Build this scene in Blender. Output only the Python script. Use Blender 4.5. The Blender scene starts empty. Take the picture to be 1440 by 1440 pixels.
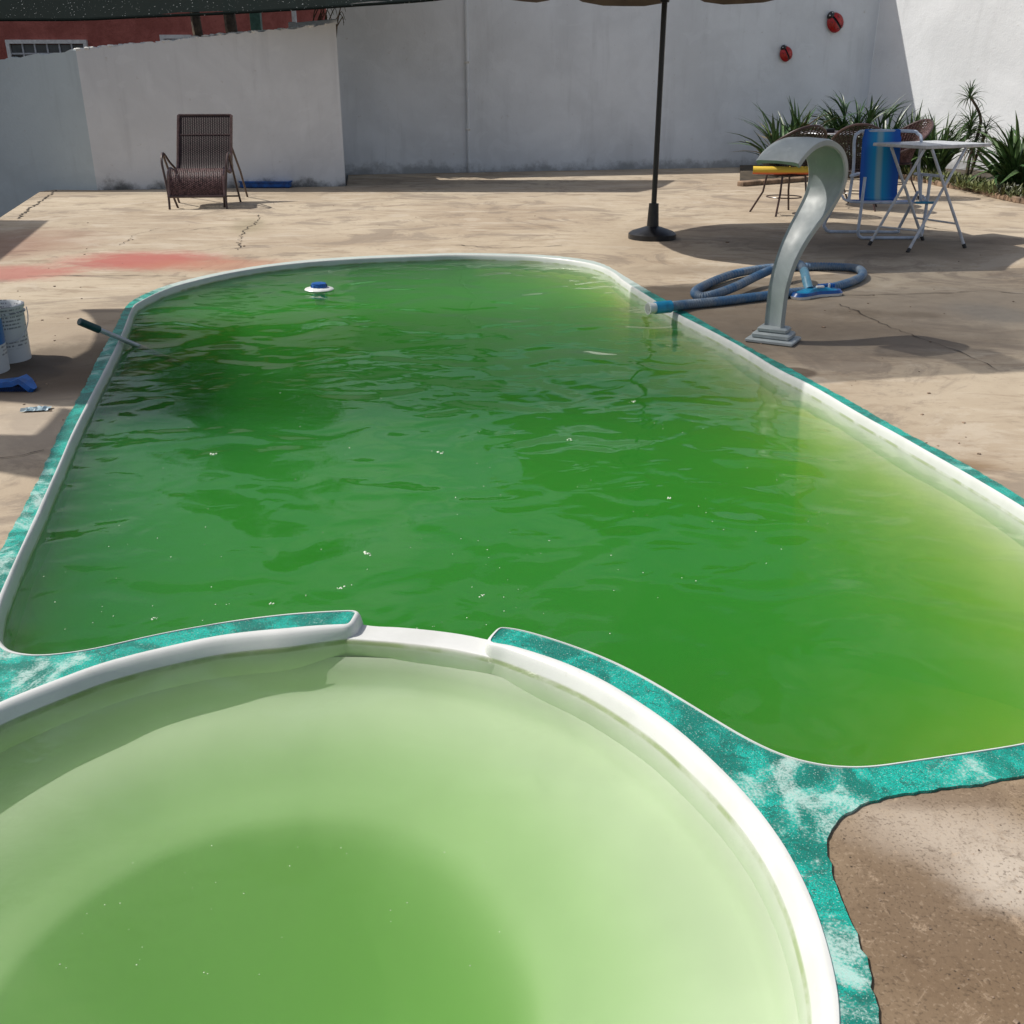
import bpy, bmesh, math, random
from math import sin, cos, pi, radians, sqrt, atan2
from mathutils import Vector, Matrix
from mathutils.geometry import tessellate_polygon, delaunay_2d_cdt
random.seed(7)
S = bpy.context.scene
COL = S.collection
# ------------------------------------------------------------ camera
H, F, PITCH = 1.15, 1400.0, radians(23.03)
cam = bpy.data.cameras.new('camera'); co = bpy.data.objects.new('camera', cam); COL.objects.link(co)
co.location = (0, 0, H); co.rotation_euler = (radians(90) - PITCH, 0, 0)
cam.sensor_width = 36; cam.lens = 36 * F / 1440; cam.clip_start = .02; cam.clip_end = 600
S.camera = co
# ------------------------------------------------------------ sky and sun
SUN_EL = radians(52); SH = Vector((-.975, .222, 0)).normalized()      # horizontal direction towards the sun
w = bpy.data.worlds.new('World'); S.world = w; w.use_nodes = True
nt = w.node_tree; bg = nt.nodes['Background']
sk = nt.nodes.new('ShaderNodeTexSky'); sk.sky_type = 'NISHITA'; sk.sun_disc = False
sk.sun_elevation = SUN_EL; sk.sun_rotation = atan2(SH.x, SH.y)
sk.air_density = 1.0; sk.dust_density = 4.0; sk.ozone_density = 1.0
tc_ = nt.nodes.new('ShaderNodeTexCoord'); mp_ = nt.nodes.new('ShaderNodeMapping'); mp_.inputs['Scale'].default_value = (1, 1, 2.2)
nz0 = nt.nodes.new('ShaderNodeTexNoise'); nz0.inputs['Scale'].default_value = 3.4; nz0.inputs['Detail'].default_value = 7; nz0.inputs['Roughness'].default_value = .58; nz0.inputs['Distortion'].default_value = .4
mr_ = nt.nodes.new('ShaderNodeMapRange'); mr_.interpolation_type = 'SMOOTHSTEP'; mr_.inputs[1].default_value = .44; mr_.inputs[2].default_value = .66; mr_.inputs[4].default_value = .8
mx_ = nt.nodes.new('ShaderNodeMix'); mx_.data_type = 'RGBA'; mx_.inputs[7].default_value = (6.2, 6.5, 7.0, 1)
nt.links.new(tc_.outputs['Generated'], mp_.inputs[0]); nt.links.new(mp_.outputs[0], nz0.inputs['Vector']); nt.links.new(nz0.outputs['Fac'], mr_.inputs[0])
nt.links.new(mr_.outputs[0], mx_.inputs[0]); nt.links.new(sk.outputs[0], mx_.inputs[6]); nt.links.new(mx_.outputs[2], bg.inputs[0]); bg.inputs[1].default_value = .095
sl = bpy.data.lights.new('sun', 'SUN'); so = bpy.data.objects.new('sun', sl); COL.objects.link(so)
sl.energy = 4.6; sl.angle = radians(.55); sl.color = (1, .955, .88)
sd = Vector((SH.x * cos(SUN_EL), SH.y * cos(SUN_EL), sin(SUN_EL)))
so.rotation_euler = sd.to_track_quat('Z', 'Y').to_euler(); so.location = (-6, 2, 8)
S.view_settings.view_transform = 'Standard'; S.view_settings.look = 'None'
S.view_settings.exposure = 0.0; S.view_settings.gamma = 1.0
S.view_settings.use_curve_mapping = False
S.render.engine = 'CYCLES'
S.cycles.use_denoising = True
S.cycles.max_bounces = 12; S.cycles.volume_bounces = 5; S.cycles.transparent_max_bounces = 12
S.cycles.caustics_reflective = False; S.cycles.caustics_refractive = False
S.cycles.sample_clamp_indirect = 6

# ------------------------------------------------------------ helpers
def px(x, y, z=0.0):
    """world point on the plane of height z seen at photo pixel (x, y)"""
    a = (x - 720) / F; b = (720 - y) / F
    d = Vector((a, cos(PITCH) + b * sin(PITCH), -sin(PITCH) + b * cos(PITCH)))
    t = (z - H) / d.z
    return Vector((d.x * t, d.y * t, z))
def pxw(x, y, p0, dr):
    """point seen at pixel (x, y) on the vertical plane through p0 along dr"""
    a = (x - 720) / F; b = (720 - y) / F
    d = Vector((a, cos(PITCH) + b * sin(PITCH), -sin(PITCH) + b * cos(PITCH)))
    n = Vector((-dr.y, dr.x, 0))
    t = (p0 - Vector((0, 0, H))).dot(n) / d.dot(n)
    return Vector((0, 0, H)) + d * t
def tag(o, label=None, cat=None, group=None, kind=None):
    if label: o['label'] = label
    if cat: o['category'] = cat
    if group: o['group'] = group
    if kind: o['kind'] = kind
    return o
def thing(name, loc, label, cat, group=None, rz=0):
    o = bpy.data.objects.new(name, None); COL.objects.link(o)
    o.location = loc; o.rotation_euler = (0, 0, rz); o.empty_display_size = .1
    return tag(o, label, cat, group)
class MB:
    def __init__(s): s.v = []; s.f = []
    def add(s, vs, fs):
        n = len(s.v); s.v += [Vector(v) for v in vs]; s.f += [[i + n for i in f] for f in fs]
    def box(s, c, size, R=None):
        c = Vector(c); hx, hy, hz = [k / 2 for k in size]
        vs = [Vector((x, y, z)) for x in (-hx, hx) for y in (-hy, hy) for z in (-hz, hz)]
        if R is not None: vs = [R @ v for v in vs]
        s.add([c + v for v in vs], [[0,1,3,2],[4,6,7,5],[0,4,5,1],[2,3,7,6],[0,2,6,4],[1,5,7,3]])
    def bevbox(s, c, size, b, R=None):
        c = Vector(c); hx, hy, hz = [k / 2 for k in size]; vs = []
        for z, ins in ((-hz, b), (-hz + b, 0), (hz - b, 0), (hz, b)):
            X, Y = hx - ins, hy - ins
            for (x, y) in ((-X + b*.6, -Y), (X - b*.6, -Y), (X, -Y + b*.6), (X, Y - b*.6), (X - b*.6, Y), (-X + b*.6, Y), (-X, Y - b*.6), (-X, -Y + b*.6)):
                v = Vector((x, y, z)); vs.append(c + (R @ v if R is not None else v))
        fs = [list(range(7, -1, -1)), list(range(24, 32))]
        for r in range(3):
            for k in range(8):
                fs.append([r*8 + k, r*8 + (k+1) % 8, r*8 + 8 + (k+1) % 8, r*8 + 8 + k])
        s.add(vs, fs)
    def tube(s, pts, r, seg=8, cap=True, closed=False, rf=None):
        pts = [Vector(p) for p in pts]; n = len(pts); vs = []; fs = []
        up = None
        for i, p in enumerate(pts):
            if closed: t = pts[(i+1) % n] - pts[i-1]
            else: t = pts[min(i+1, n-1)] - pts[max(i-1, 0)]
            t.normalize()
            if up is None: up = Vector((0,0,1)) if abs(t.z) < .9 else Vector((1,0,0))
            a = t.cross(up)
            if a.length < 1e-5: a = t.orthogonal()
            a.normalize(); b = a.cross(t); up = b
            rr = r if rf is None else rf(i / max(1, n-1)) * r
            for k in range(seg):
                th = 2*pi*k/seg; vs.append(p + a*cos(th)*rr + b*sin(th)*rr)
        for i in range(n if closed else n-1):
            j = (i+1) % n
            for k in range(seg):
                fs.append([i*seg+k, i*seg+(k+1) % seg, j*seg+(k+1) % seg, j*seg+k])
        if cap and not closed:
            fs.append(list(range(seg-1, -1, -1))); fs.append([(n-1)*seg+k for k in range(seg)])
        s.add(vs, fs)
    def lathe(s, prof, c, seg=24, R=None):
        c = Vector(c); vs = []; fs = []
        for (r, z) in prof:
            for k in range(seg):
                v = Vector((r*cos(2*pi*k/seg), r*sin(2*pi*k/seg), z))
                vs.append(c + (R @ v if R is not None else v))
        for i in range(len(prof)-1):
            for k in range(seg):
                fs.append([i*seg+k, i*seg+(k+1) % seg, (i+1)*seg+(k+1) % seg, (i+1)*seg+k])
        fs.append(list(range(seg-1, -1, -1))); fs.append([(len(prof)-1)*seg+k for k in range(seg)])
        s.add(vs, fs)
    def ribbon(s, rows, th):
        """closed slab from rows of (a, b) point pairs with thickness th along the local normal"""
        n = len(rows); N = []
        for i in range(n):
            t = (rows[min(i+1, n-1)][0] + rows[min(i+1, n-1)][1]) - (rows[max(i-1, 0)][0] + rows[max(i-1, 0)][1])
            N.append(t.cross(rows[i][1] - rows[i][0]).normalized())
        vs = []
        for i, (a, b) in enumerate(rows): vs += [a, b, b - N[i]*th, a - N[i]*th]
        fs = [[3,2,1,0], [(n-1)*4+k for k in range(4)]]
        for i in range(n-1):
            for k in range(4): fs.append([i*4+k, i*4+(k+1) % 4, i*4+4+(k+1) % 4, i*4+4+k])
        s.add(vs, fs)
    def mesh(s, name, mat, base=None, smooth=False, rz=0):
        m = bpy.data.meshes.new(name)
        vs = s.v
        if base is not None:
            R = Matrix.Rotation(-rz, 3, 'Z'); vs = [R @ (v - Vector(base)) for v in vs]
        m.from_pydata([tuple(v) for v in vs], [], s.f); m.validate(); m.update()
        bm = bmesh.new(); bm.from_mesh(m); bmesh.ops.recalc_face_normals(bm, faces=bm.faces); bm.to_mesh(m); bm.free()
        if mat: m.materials.append(mat)
        if smooth:
            for p in m.polygons: p.use_smooth = True
            try: m.set_sharp_from_angle(angle=radians(40))
            except Exception: pass
        return m
    def obj(s, name, mat, parent=None, smooth=True, world=True, base=(0,0,0), rz=0):
        """verts given in world space when world (made relative to the parent), else local to the parent"""
        if parent is not None and world:
            q = parent; off = Vector((0,0,0))
            while q is not None: off += Vector(q.location); rz = q.rotation_euler.z if q.type == 'EMPTY' else rz; q = q.parent
            m = s.mesh(name, mat, off, smooth, rz)
        elif parent is None:
            m = s.mesh(name, mat, Vector(base), smooth)
        else: m = s.mesh(name, mat, None, smooth)
        o = bpy.data.objects.new(name, m); COL.objects.link(o)
        if parent is not None: o.parent = parent
        else: o.location = base
        return o
def smooth_path(pts, n=8):
    pts = [Vector(p) for p in pts]; out = []
    for i in range(len(pts)-1):
        p0 = pts[max(i-1,0)]; p1 = pts[i]; p2 = pts[i+1]; p3 = pts[min(i+2, len(pts)-1)]
        for k in range(n):
            t = k/n
            out.append(.5*((2*p1)+(-p0+p2)*t+(2*p0-5*p1+4*p2-p3)*t*t+(-p0+3*p1-3*p2+p3)*t**3))
    out.append(pts[-1]); return out

# ------------------------------------------------------------ materials
class NT:
    def __init__(s, name):
        s.m = bpy.data.materials.new(name); s.m.use_nodes = True; s.t = s.m.node_tree
        s.b = s.t.nodes['Principled BSDF']; s.out = s.t.nodes['Material Output']
    def n(s, kind, **kw):
        o = s.t.nodes.new(kind)
        for k, v in kw.items(): setattr(o, k, v)
        return o
    def set(s, sock, v):
        if isinstance(v, bpy.types.NodeSocket): s.t.links.new(v, sock)
        elif isinstance(v, (tuple, list)) and len(v) == 3 and sock.type == 'RGBA': sock.default_value = (*v, 1)
        else: sock.default_value = v
    def pos(s): return s.n('ShaderNodeNewGeometry').outputs['Position']
    def objco(s): return s.n('ShaderNodeTexCoord').outputs['Object']
    def noise(s, vec, scale, detail=4, rough=.55, dist=0, dim='3D'):
        o = s.n('ShaderNodeTexNoise'); o.noise_dimensions = dim
        s.set(o.inputs['Vector'], vec); o.inputs['Scale'].default_value = scale
        o.inputs['Detail'].default_value = detail; o.inputs['Roughness'].default_value = rough; o.inputs['Distortion'].default_value = dist
        return o.outputs['Fac']
    def ramp(s, v, a, b, lo=0, hi=1, smooth=True):
        o = s.n('ShaderNodeMapRange'); o.interpolation_type = 'SMOOTHSTEP' if smooth else 'LINEAR'
        s.set(o.inputs[0], v); o.inputs[1].default_value = a; o.inputs[2].default_value = b
        o.inputs[3].default_value = lo; o.inputs[4].default_value = hi
        return o.outputs[0]
    def mix(s, f, a, b, mode='MIX'):
        o = s.n('ShaderNodeMix', data_type='RGBA', blend_type=mode)
        s.set(o.inputs[0], f); s.set(o.inputs[6], a); s.set(o.inputs[7], b)
        return o.outputs[2]
    def math(s, op, a, b=0):
        o = s.n('ShaderNodeMath', operation=op); s.set(o.inputs[0], a); s.set(o.inputs[1], b)
        return o.outputs[0]
    def vmath(s, op, a, b):
        o = s.n('ShaderNodeVectorMath', operation=op); s.set(o.inputs[0], a); s.set(o.inputs[1], b)
        return o
    def scale(s, v, k): return s.vmath('MULTIPLY', v, k).outputs[0]
    def bump(s, h, strength, dist=.01, normal=None):
        o = s.n('ShaderNodeBump'); s.set(o.inputs['Height'], h)
        o.inputs['Strength'].default_value = strength; o.inputs['Distance'].default_value = dist
        if normal is not None: s.set(o.inputs['Normal'], normal)
        return o.outputs[0]
    def done(s, col=None, rough=None, metal=None, normal=None, spec=None):
        if col is not None: s.set(s.b.inputs['Base Color'], col)
        if rough is not None: s.set(s.b.inputs['Roughness'], rough)
        if metal is not None: s.set(s.b.inputs['Metallic'], metal)
        if normal is not None: s.set(s.b.inputs['Normal'], normal)
        if spec is not None: s.set(s.b.inputs['Specular IOR Level'], spec)
        return s.m
def plain(name, col, rough=.5, metal=0, var=.15, scale=20, bump=.1, spec=.5):
    t = NT(name); p = t.objco(); n = t.noise(p, scale, 5)
    dark = tuple(c*(1-var*1.6) for c in col); light = tuple(min(1, c*(1+var)) for c in col)
    t.done(t.mix(t.ramp(n, .3, .7), dark, light), t.ramp(n, .2, .8, rough*.85, min(1, rough*1.15)), metal,
           t.bump(t.noise(p, scale*6, 3), bump, .002), spec)
    return t.m
def spot(t, base, pos, c, rx, ry, col, amt, wob, ang=0, soft=.5):
    """elliptical patch, for stains and painted shade, on the floor plane with a ragged edge"""
    d = t.vmath('SUBTRACT', pos, (c[0], c[1], 0)).outputs[0]
    if ang:
        r = t.n('ShaderNodeVectorRotate', rotation_type='Z_AXIS'); t.set(r.inputs['Vector'], d); r.inputs['Angle'].default_value = -ang; d = r.outputs[0]
    l = t.vmath('LENGTH', t.scale(d, (1/rx, 1/ry, 0)), (0,0,0)).outputs['Value']
    l = t.math('ADD', l, t.math('MULTIPLY', t.math('SUBTRACT', wob, .5), 1.5))
    return t.mix(t.ramp(l, 1+soft, 1-soft, 0, amt), base, col)

def concrete():
    t = NT('worn_concrete'); p = t.pos()
    big = t.noise(p, .55, 5, .6, .6); mid = t.noise(p, 2.6, 6, .65, .4); fine = t.noise(p, 22, 6, .7); gr = t.noise(p, 160, 3, .7)
    streak = t.noise(t.scale(p, (1, 3.4, 1)), 1.3, 5, .6, .5)
    c = t.mix(t.ramp(big, .35, .68), (.36, .29, .212), (.455, .385, .29))
    c = t.mix(t.ramp(mid, .5, .75, 0, .5), c, (.255, .198, .14))
    c = t.mix(t.ramp(streak, .54, .7, 0, .5), c, (.54, .475, .385))
    s2 = t.noise(t.scale(p, (.8, 2.2, 1)), 2.1, 7, .7, .8); c = t.mix(t.ramp(s2, .52, .66, 0, .6), c, (.235, .175, .12))
    s3 = t.noise(t.scale(p, (1, 1.8, 1)), 7, 6, .75, .5); c = t.mix(t.ramp(s3, .55, .7, 0, .4), c, (.20, .15, .11))
    c = t.mix(t.ramp(fine, .56, .75, 0, .45), c, (.19, .145, .105))
    c = t.mix(t.ramp(gr, .63, .72, 0, .5), c, (.1, .075, .055))
    s4 = t.noise(p, 1.1, 7, .72, 1.2); c = t.mix(t.ramp(s4, .51, .60, 0, .55), c, (.185, .15, .12)); c = t.mix(t.ramp(s4, .44, .36, 0, .4), c, (.50, .44, .36))
    wob = t.noise(p, 1.7, 6, .7, .3)
    wob2 = t.noise(p, 5, 7, .75, .2)
    def sp(x, y, rx, ry, col, amt, ang=0, soft=.5, wb=wob):
        nonlocal c
        c = spot(t, c, p, px(x, y), rx, ry, col, amt, wb, ang, soft)
    sp(200, 366, .52, .38, (.37, .10, .085), .85, 0, .55, wob2)
    sp(310, 373, .5, .26, (.38, .17, .11), .55, 0, .6, wob2)
    sp(18, 384, .40, .30, (.37, .12, .10), .75, 0, .55, wob2)
    
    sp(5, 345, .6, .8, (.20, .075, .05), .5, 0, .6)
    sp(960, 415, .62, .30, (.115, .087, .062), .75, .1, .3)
    sp(1060, 455, .75, .5, (.15, .115, .082), .7, .2, .5)  # damp tone plus painted shade under the thin net, with the next two spots
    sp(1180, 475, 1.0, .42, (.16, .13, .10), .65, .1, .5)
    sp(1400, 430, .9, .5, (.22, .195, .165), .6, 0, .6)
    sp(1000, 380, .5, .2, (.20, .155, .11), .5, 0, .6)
    sp(60, 470, .5, .3, (.26, .20, .145), .5, 0, .6)
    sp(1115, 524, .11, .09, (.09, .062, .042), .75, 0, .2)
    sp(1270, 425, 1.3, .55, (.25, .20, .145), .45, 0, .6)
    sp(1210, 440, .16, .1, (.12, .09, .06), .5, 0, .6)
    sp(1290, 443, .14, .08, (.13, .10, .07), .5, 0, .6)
    sp(1390, 440, .2, .25, (.2, .19, .17), .5, 0, .6)
    sp(1360, 655, .10, .06, (.20, .13, .07), .6, 0, .6)
    sp(1250, 345, .9, .7, (.14, .108, .076), .7, 0, .6)  # dark tone that deepens the parasol's shadow on the floor
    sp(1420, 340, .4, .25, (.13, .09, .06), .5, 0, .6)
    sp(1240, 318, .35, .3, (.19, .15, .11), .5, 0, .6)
    sp(120, 510, .42, .5, (.105, .08, .058), .8, 0, .45)  # damp tone and painted net shade together, also the next spot
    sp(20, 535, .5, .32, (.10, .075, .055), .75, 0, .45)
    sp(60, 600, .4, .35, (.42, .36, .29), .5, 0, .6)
    sp(350, 318, .14, .5, (.23, .20, .12), .45, .2, .6)
    sp(200, 272, 1.6, .16, (.25, .21, .16), .4, 0, .6)
    # the dirty patch beside the paddling pool, with a paler scraped area
    sp(1300, 1300, .9, .7, (.35, .265, .175), .85, 0, .5)
    sp(1400, 1340, .42, .38, (.125, .080, .046), .85, .3, .9, wob2)
    sp(1330, 1250, .16, .13, (.17, .12, .078), .7, 0, .7, wob2)
    sp(1385, 1190, .20, .085, (.45, .385, .315), .8, -.5, .8, wob2)
    sp(1440, 1250, .10, .06, (.50, .44, .37), .7, -.3, .7, wob2)
    sp(1330, 1120, .12, .03, (.16, .115, .08), .6, .1, .5, wob2)
    d = t.vmath('LENGTH', t.vmath('SUBTRACT', p, tuple(px(1380, 1300))).outputs[0], (0,0,0)).outputs['Value']
    near = t.ramp(d, 1.1, .35, 0, 1)
    blot = t.noise(p, 24, 7, .78, .3); c = t.mix(t.math('MULTIPLY', t.ramp(blot, .50, .72, 0, .6), near), c, (.085, .055, .034))
    blot2 = t.noise(p, 17, 7, .8, .6); c = t.mix(t.math('MULTIPLY', t.ramp(blot2, .56, .70, 0, .6), near), c, (.42, .32, .225))
    g1 = t.math('MULTIPLY', t.math('MULTIPLY', t.ramp(t.noise(p, 170, 1.5, .5), .55, .66), t.ramp(t.noise(p, 11, 5, .7), .36, .58, .25, 1)), near)
    c = t.mix(t.math('MULTIPLY', g1, .45), c, (.05, .034, .022))
    g2 = t.math('MULTIPLY', t.ramp(t.noise(p, 120, 1.5, .5), .58, .70), near)
    c = t.mix(t.math('MULTIPLY', g2, .25), c, (.40, .31, .22))
    vo = t.n('ShaderNodeTexVoronoi'); t.set(vo.inputs['Vector'], p); vo.inputs['Scale'].default_value = 55; vo.inputs['Randomness'].default_value = 1
    pits = t.math('MULTIPLY', t.math('MULTIPLY', t.ramp(vo.outputs['Distance'], .16, .05), t.ramp(t.noise(p, 21, 2), .5, .6)), near)
    c = t.mix(t.math('MULTIPLY', pits, .85), c, (.03, .022, .016)); grit = t.math('MAXIMUM', pits, t.math('MULTIPLY', g1, .4))
    hb = t.math('ADD', t.math('MULTIPLY', fine, .5), t.math('MULTIPLY', gr, .35))
    hb = t.math('ADD', hb, t.math('MULTIPLY', mid, 1.2))
    hb = t.math('ADD', hb, t.math('MULTIPLY', grit, -.25))
    return t.done(c, t.ramp(mid, .3, .7, .95, .75), None, t.bump(hb, .35, .005), .25)

def coping_paint():
    t = NT('glittery_teal_paint'); p = t.pos()
    a = t.noise(p, 9, 5, .62, .8); b = t.noise(p, 5.5, 6, .62, 1.3); g = t.noise(p, 380, 3, .75); g2 = t.noise(p, 190, 4, .8)
    st = t.noise(p, 17, 4, .6, 1.6)
    c = t.mix(t.ramp(a, .40, .58), (.003, .175, .135), (.006, .39, .31))
    c = t.mix(t.ramp(g, .50, .56, 0, .75), c, (.006, .085, .068))
    c = t.mix(t.ramp(g2, .60, .66, 0, .55), c, (.10, .52, .44))
    drk = t.math('ADD', st, t.math('MULTIPLY', t.math('SUBTRACT', g2, .5), .5)); c = t.mix(t.ramp(drk, .56, .64, 0, .7), c, (.008, .095, .075))
    c = t.mix(t.ramp(t.noise(p, 300, 2, .5), .64, .68, 0, .6), c, (.45, .58, .53))
    wear = t.math('ADD', b, t.math('MULTIPLY', t.math('SUBTRACT', g2, .5), .45))
    wear = t.math('ADD', wear, t.math('MULTIPLY', t.math('SUBTRACT', a, .5), .25))
    k = None
    for (x, y, r) in ((1150,1130,.20),(15,950,.22),(1190,1390,.10),(30,740,.45),(150,500,.5),(1330,1085,.10),(1166,1205,.07)):
        d = t.vmath('LENGTH', t.vmath('SUBTRACT', p, tuple(px(x, y))).outputs[0], (0,0,0)).outputs['Value']; m_ = t.ramp(d, r*1.3, r*.5, 0, 1)
        k = m_ if k is None else t.math('MAXIMUM', k, m_)
    wear = t.math('ADD', wear, t.math('MULTIPLY', t.math('SUBTRACT', k, .6), .11))
    c = t.mix(t.ramp(wear, .53, .68, 0, .68), c, (.50, .64, .60))
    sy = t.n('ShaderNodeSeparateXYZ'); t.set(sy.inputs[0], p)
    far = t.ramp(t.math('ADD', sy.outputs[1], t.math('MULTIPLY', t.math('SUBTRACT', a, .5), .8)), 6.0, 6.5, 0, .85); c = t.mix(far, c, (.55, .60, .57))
    return t.done(c, t.ramp(g, .4, .6, .3, .55), None, t.bump(g2, .35, .002), .5)

def gelcoat():
    t = NT('white_gelcoat'); p = t.pos()
    n = t.noise(p, 6, 5, .6); f = t.noise(p, 55, 4, .6)
    z = t.n('ShaderNodeSeparateXYZ'); t.set(z.inputs[0], p)
    c = t.mix(t.ramp(n, .4, .7), (.62, .63, .615), (.56, .57, .55))
    c = t.mix(t.ramp(f, .62, .75, 0, .35), c, (.5, .5, .45))
    scum = t.math('MULTIPLY', t.ramp(t.math('ABSOLUTE', t.math('ADD', z.outputs[2], .0275)), .007, .002, 0, .7), t.ramp(t.noise(p, 13, 4, .6), .35, .6, .25, 1))
    c = t.mix(scum, c, (.26, .33, .12))
    return t.done(c, .32, None, t.bump(n, .12, .004), .5)

def water(name, sc, sd_, ac, ad_, ripple, fine_=.012):
    t = NT(name); p = t.pos(); t.t.nodes.remove(t.b)
    wn = t.noise(t.scale(p, (1, 1.15, 1)), 2.2, 1, .5, .9)
    m1 = t.noise(t.scale(p, (1, 1.2, 1)), 6.0, 1.5, .45, .9)
    m2 = t.noise(t.scale(p, (1.2, 1.4, 1)), 38, 3, .55, .3)
    calm = t.ramp(t.noise(p, .9, 2, .5), .35, .65, .35, 1.0)
    hgt = t.math('ADD', t.math('MULTIPLY', wn, 1.0), t.math('MULTIPLY', t.math('MULTIPLY', m1, calm), .24))
    hgt = t.math('ADD', hgt, t.math('MULTIPLY', t.math('MULTIPLY', m2, calm), fine_))
    nb = t.bump(hgt, 1.0, ripple)
    fr = t.n('ShaderNodeFresnel'); fr.inputs[0].default_value = 1.33; t.set(fr.inputs['Normal'], nb)
    gl = t.n('ShaderNodeBsdfGlossy'); gl.inputs['Roughness'].default_value = .03; t.set(gl.inputs['Normal'], nb)
    tr = t.n('ShaderNodeBsdfTransparent')
    mx = t.n('ShaderNodeMixShader'); t.set(mx.inputs[0], fr.outputs[0]); t.set(mx.inputs[1], tr.outputs[0]); t.set(mx.inputs[2], gl.outputs[0])
    t.t.links.new(mx.outputs[0], t.out.inputs['Surface'])
    vs = t.n('ShaderNodeVolumeScatter'); vs.inputs['Color'].default_value = (*sc, 1); vs.inputs['Density'].default_value = sd_; vs.inputs['Anisotropy'].default_value = .25
    va = t.n('ShaderNodeVolumeAbsorption'); va.inputs['Color'].default_value = (*ac, 1); va.inputs['Density'].default_value = ad_
    ad = t.n('ShaderNodeAddShader'); t.t.links.new(vs.outputs[0], ad.inputs[0]); t.t.links.new(va.outputs[0], ad.inputs[1])
    t.t.links.new(ad.outputs[0], t.out.inputs['Volume'])
    t.m.cycles.homogeneous_volume = True
    return t.m

def plaster(name, col, grime_z=0.0, grime=.6, tone=None):
    t = NT(name); p = t.pos()
    n = t.noise(p, .9, 5, .6, .4); f = t.noise(p, 12, 6, .65); r = t.noise(p, 45, 4, .6)
    run = t.noise(t.scale(p, (3, 3, .35)), 2.2, 5, .6)
    c = t.mix(t.ramp(n, .35, .65), tuple(k*.88 for k in col), col)
    c = t.mix(t.ramp(run, .52, .74, 0, .34), c, tuple(k*.72 for k in col))
    c = t.mix(t.ramp(f, .64, .75, 0, .35), c, (.34, .30, .24))
    pt = t.noise(t.scale(p, (1, 1, 1.4)), 1.7, 3, .5, 1.5); c = t.mix(t.ramp(pt, .60, .625, 0, .16), c, tuple(min(1, k*1.1) for k in col))
    z = t.n('ShaderNodeSeparateXYZ'); t.set(z.inputs[0], p)
    gz = t.math('ADD', t.math('SUBTRACT', z.outputs[2], grime_z), t.math('MULTIPLY', t.math('SUBTRACT', t.noise(p, 3.2, 5, .7), .5), -.5))
    c = t.mix(t.ramp(gz, .16, -.02, 0, grime), c, (.035, .035, .028))
    if tone:
        x = t.math('ADD', z.outputs[0], t.math('MULTIPLY', z.outputs[2], tone[1]))
        c = t.mix(t.ramp(x, tone[0]-.02, tone[0]+.02), tone[2], c)
    hb = t.math('ADD', t.math('MULTIPLY', f, .7), t.math('MULTIPLY', r, .5))
    return t.done(c, .85, None, t.bump(hb, .4, .012), .2)

def net_mat(name, col, through, painted_glints=False):
    t = NT(name); p = t.pos(); t.t.nodes.remove(t.b)
    d = t.n('ShaderNodeBsdfDiffuse'); t.set(d.inputs[0], t.mix(t.ramp(t.noise(p, 3, 4), .3, .7), tuple(k*.7 for k in col), tuple(k*1.3 for k in col)))
    tl = t.n('ShaderNodeBsdfTranslucent'); t.set(tl.inputs[0], tuple(k*.8 for k in col))
    ad = t.n('ShaderNodeMixShader'); ad.inputs[0].default_value = .35; t.set(ad.inputs[1], d.outputs[0]); t.set(ad.inputs[2], tl.outputs[0])
    tr = t.n('ShaderNodeBsdfTransparent'); mx = t.n('ShaderNodeMixShader')
    fac = t.ramp(t.noise(p, 70, 2, .6), .3, .7, through*.7, through*1.3)
    if painted_glints:
        gl_ = t.mix(t.ramp(t.noise(p, 60, 1.5, .6), .715, .745), tuple(col), (.85, .9, .92)); t.set(d.inputs[0], gl_); t.set(tl.inputs[0], gl_)  # bright specks in the cloth colour stand for sun glints
    t.set(mx.inputs[0], fac); t.set(mx.inputs[1], ad.outputs[0]); t.set(mx.inputs[2], tr.outputs[0])
    t.t.links.new(mx.outputs[0], t.out.inputs['Surface']); return t.m

M = {}
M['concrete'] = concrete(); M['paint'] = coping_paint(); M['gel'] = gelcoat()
M['water'] = water('green_pool_water', (.14, .73, .27), 1.6, (.61, .80, .10), 3.3, .023)
M['water2'] = water('pale_green_pool_water', (.60, .88, .46), 1.7, (.46, .80, .20), 2.2, .030, .06)
M['basin'] = plain('matte_pool_shell', (.57, .58, .555), 1.0, var=.05, scale=2.5, bump=.05, spec=0)
M['wall'] = plaster('rough_grey_white_wall', (.81, .85, .89), 0, .5)
M['wall_low'] = plaster('low_wall_render', (.76, .78, .80), -.03, .85)
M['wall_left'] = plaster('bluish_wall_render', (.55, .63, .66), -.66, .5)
M['wall_white'] = plaster('white_render', (.84, .86, .88), .05, .45)
M['red'] = None
def redwall():
    t = NT('red_stucco'); p = t.pos(); n = t.noise(p, 2.2, 6, .7, .5); f = t.noise(p, 14, 6, .75)
    c = t.mix(t.ramp(n, .35, .65), (.33, .10, .08), (.46, .15, .12)); c = t.mix(t.ramp(f, .55, .7, 0, .6), c, (.16, .05, .04))
    return t.done(c, .9, None, t.bump(f, .8, .03), .2)
M['red'] = redwall()
M['white_paint'] = plain('white_paint', (.72, .72, .70), .45, var=.08)
M['glass_dark'] = plain('dark_window_glass', (.07, .08, .085), .12, var=.25, scale=4)
M['green_post'] = plain('green_painted_post', (.07, .16, .12), .5)
M['bark'] = plain('rough_bark', (.10, .075, .05), .9, var=.4, scale=12, bump=.6)
M['brown_metal'] = plain('brown_enamel_tube', (.06, .035, .032), .32, var=.15)
M['wicker'] = plain('brown_synthetic_wicker', (.040, .026, .028), .6, var=.35, scale=40, spec=.2)
M['wicker_dark'] = plain('dark_wicker', (.022, .015, .015), .4, var=.3, scale=40)
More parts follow.
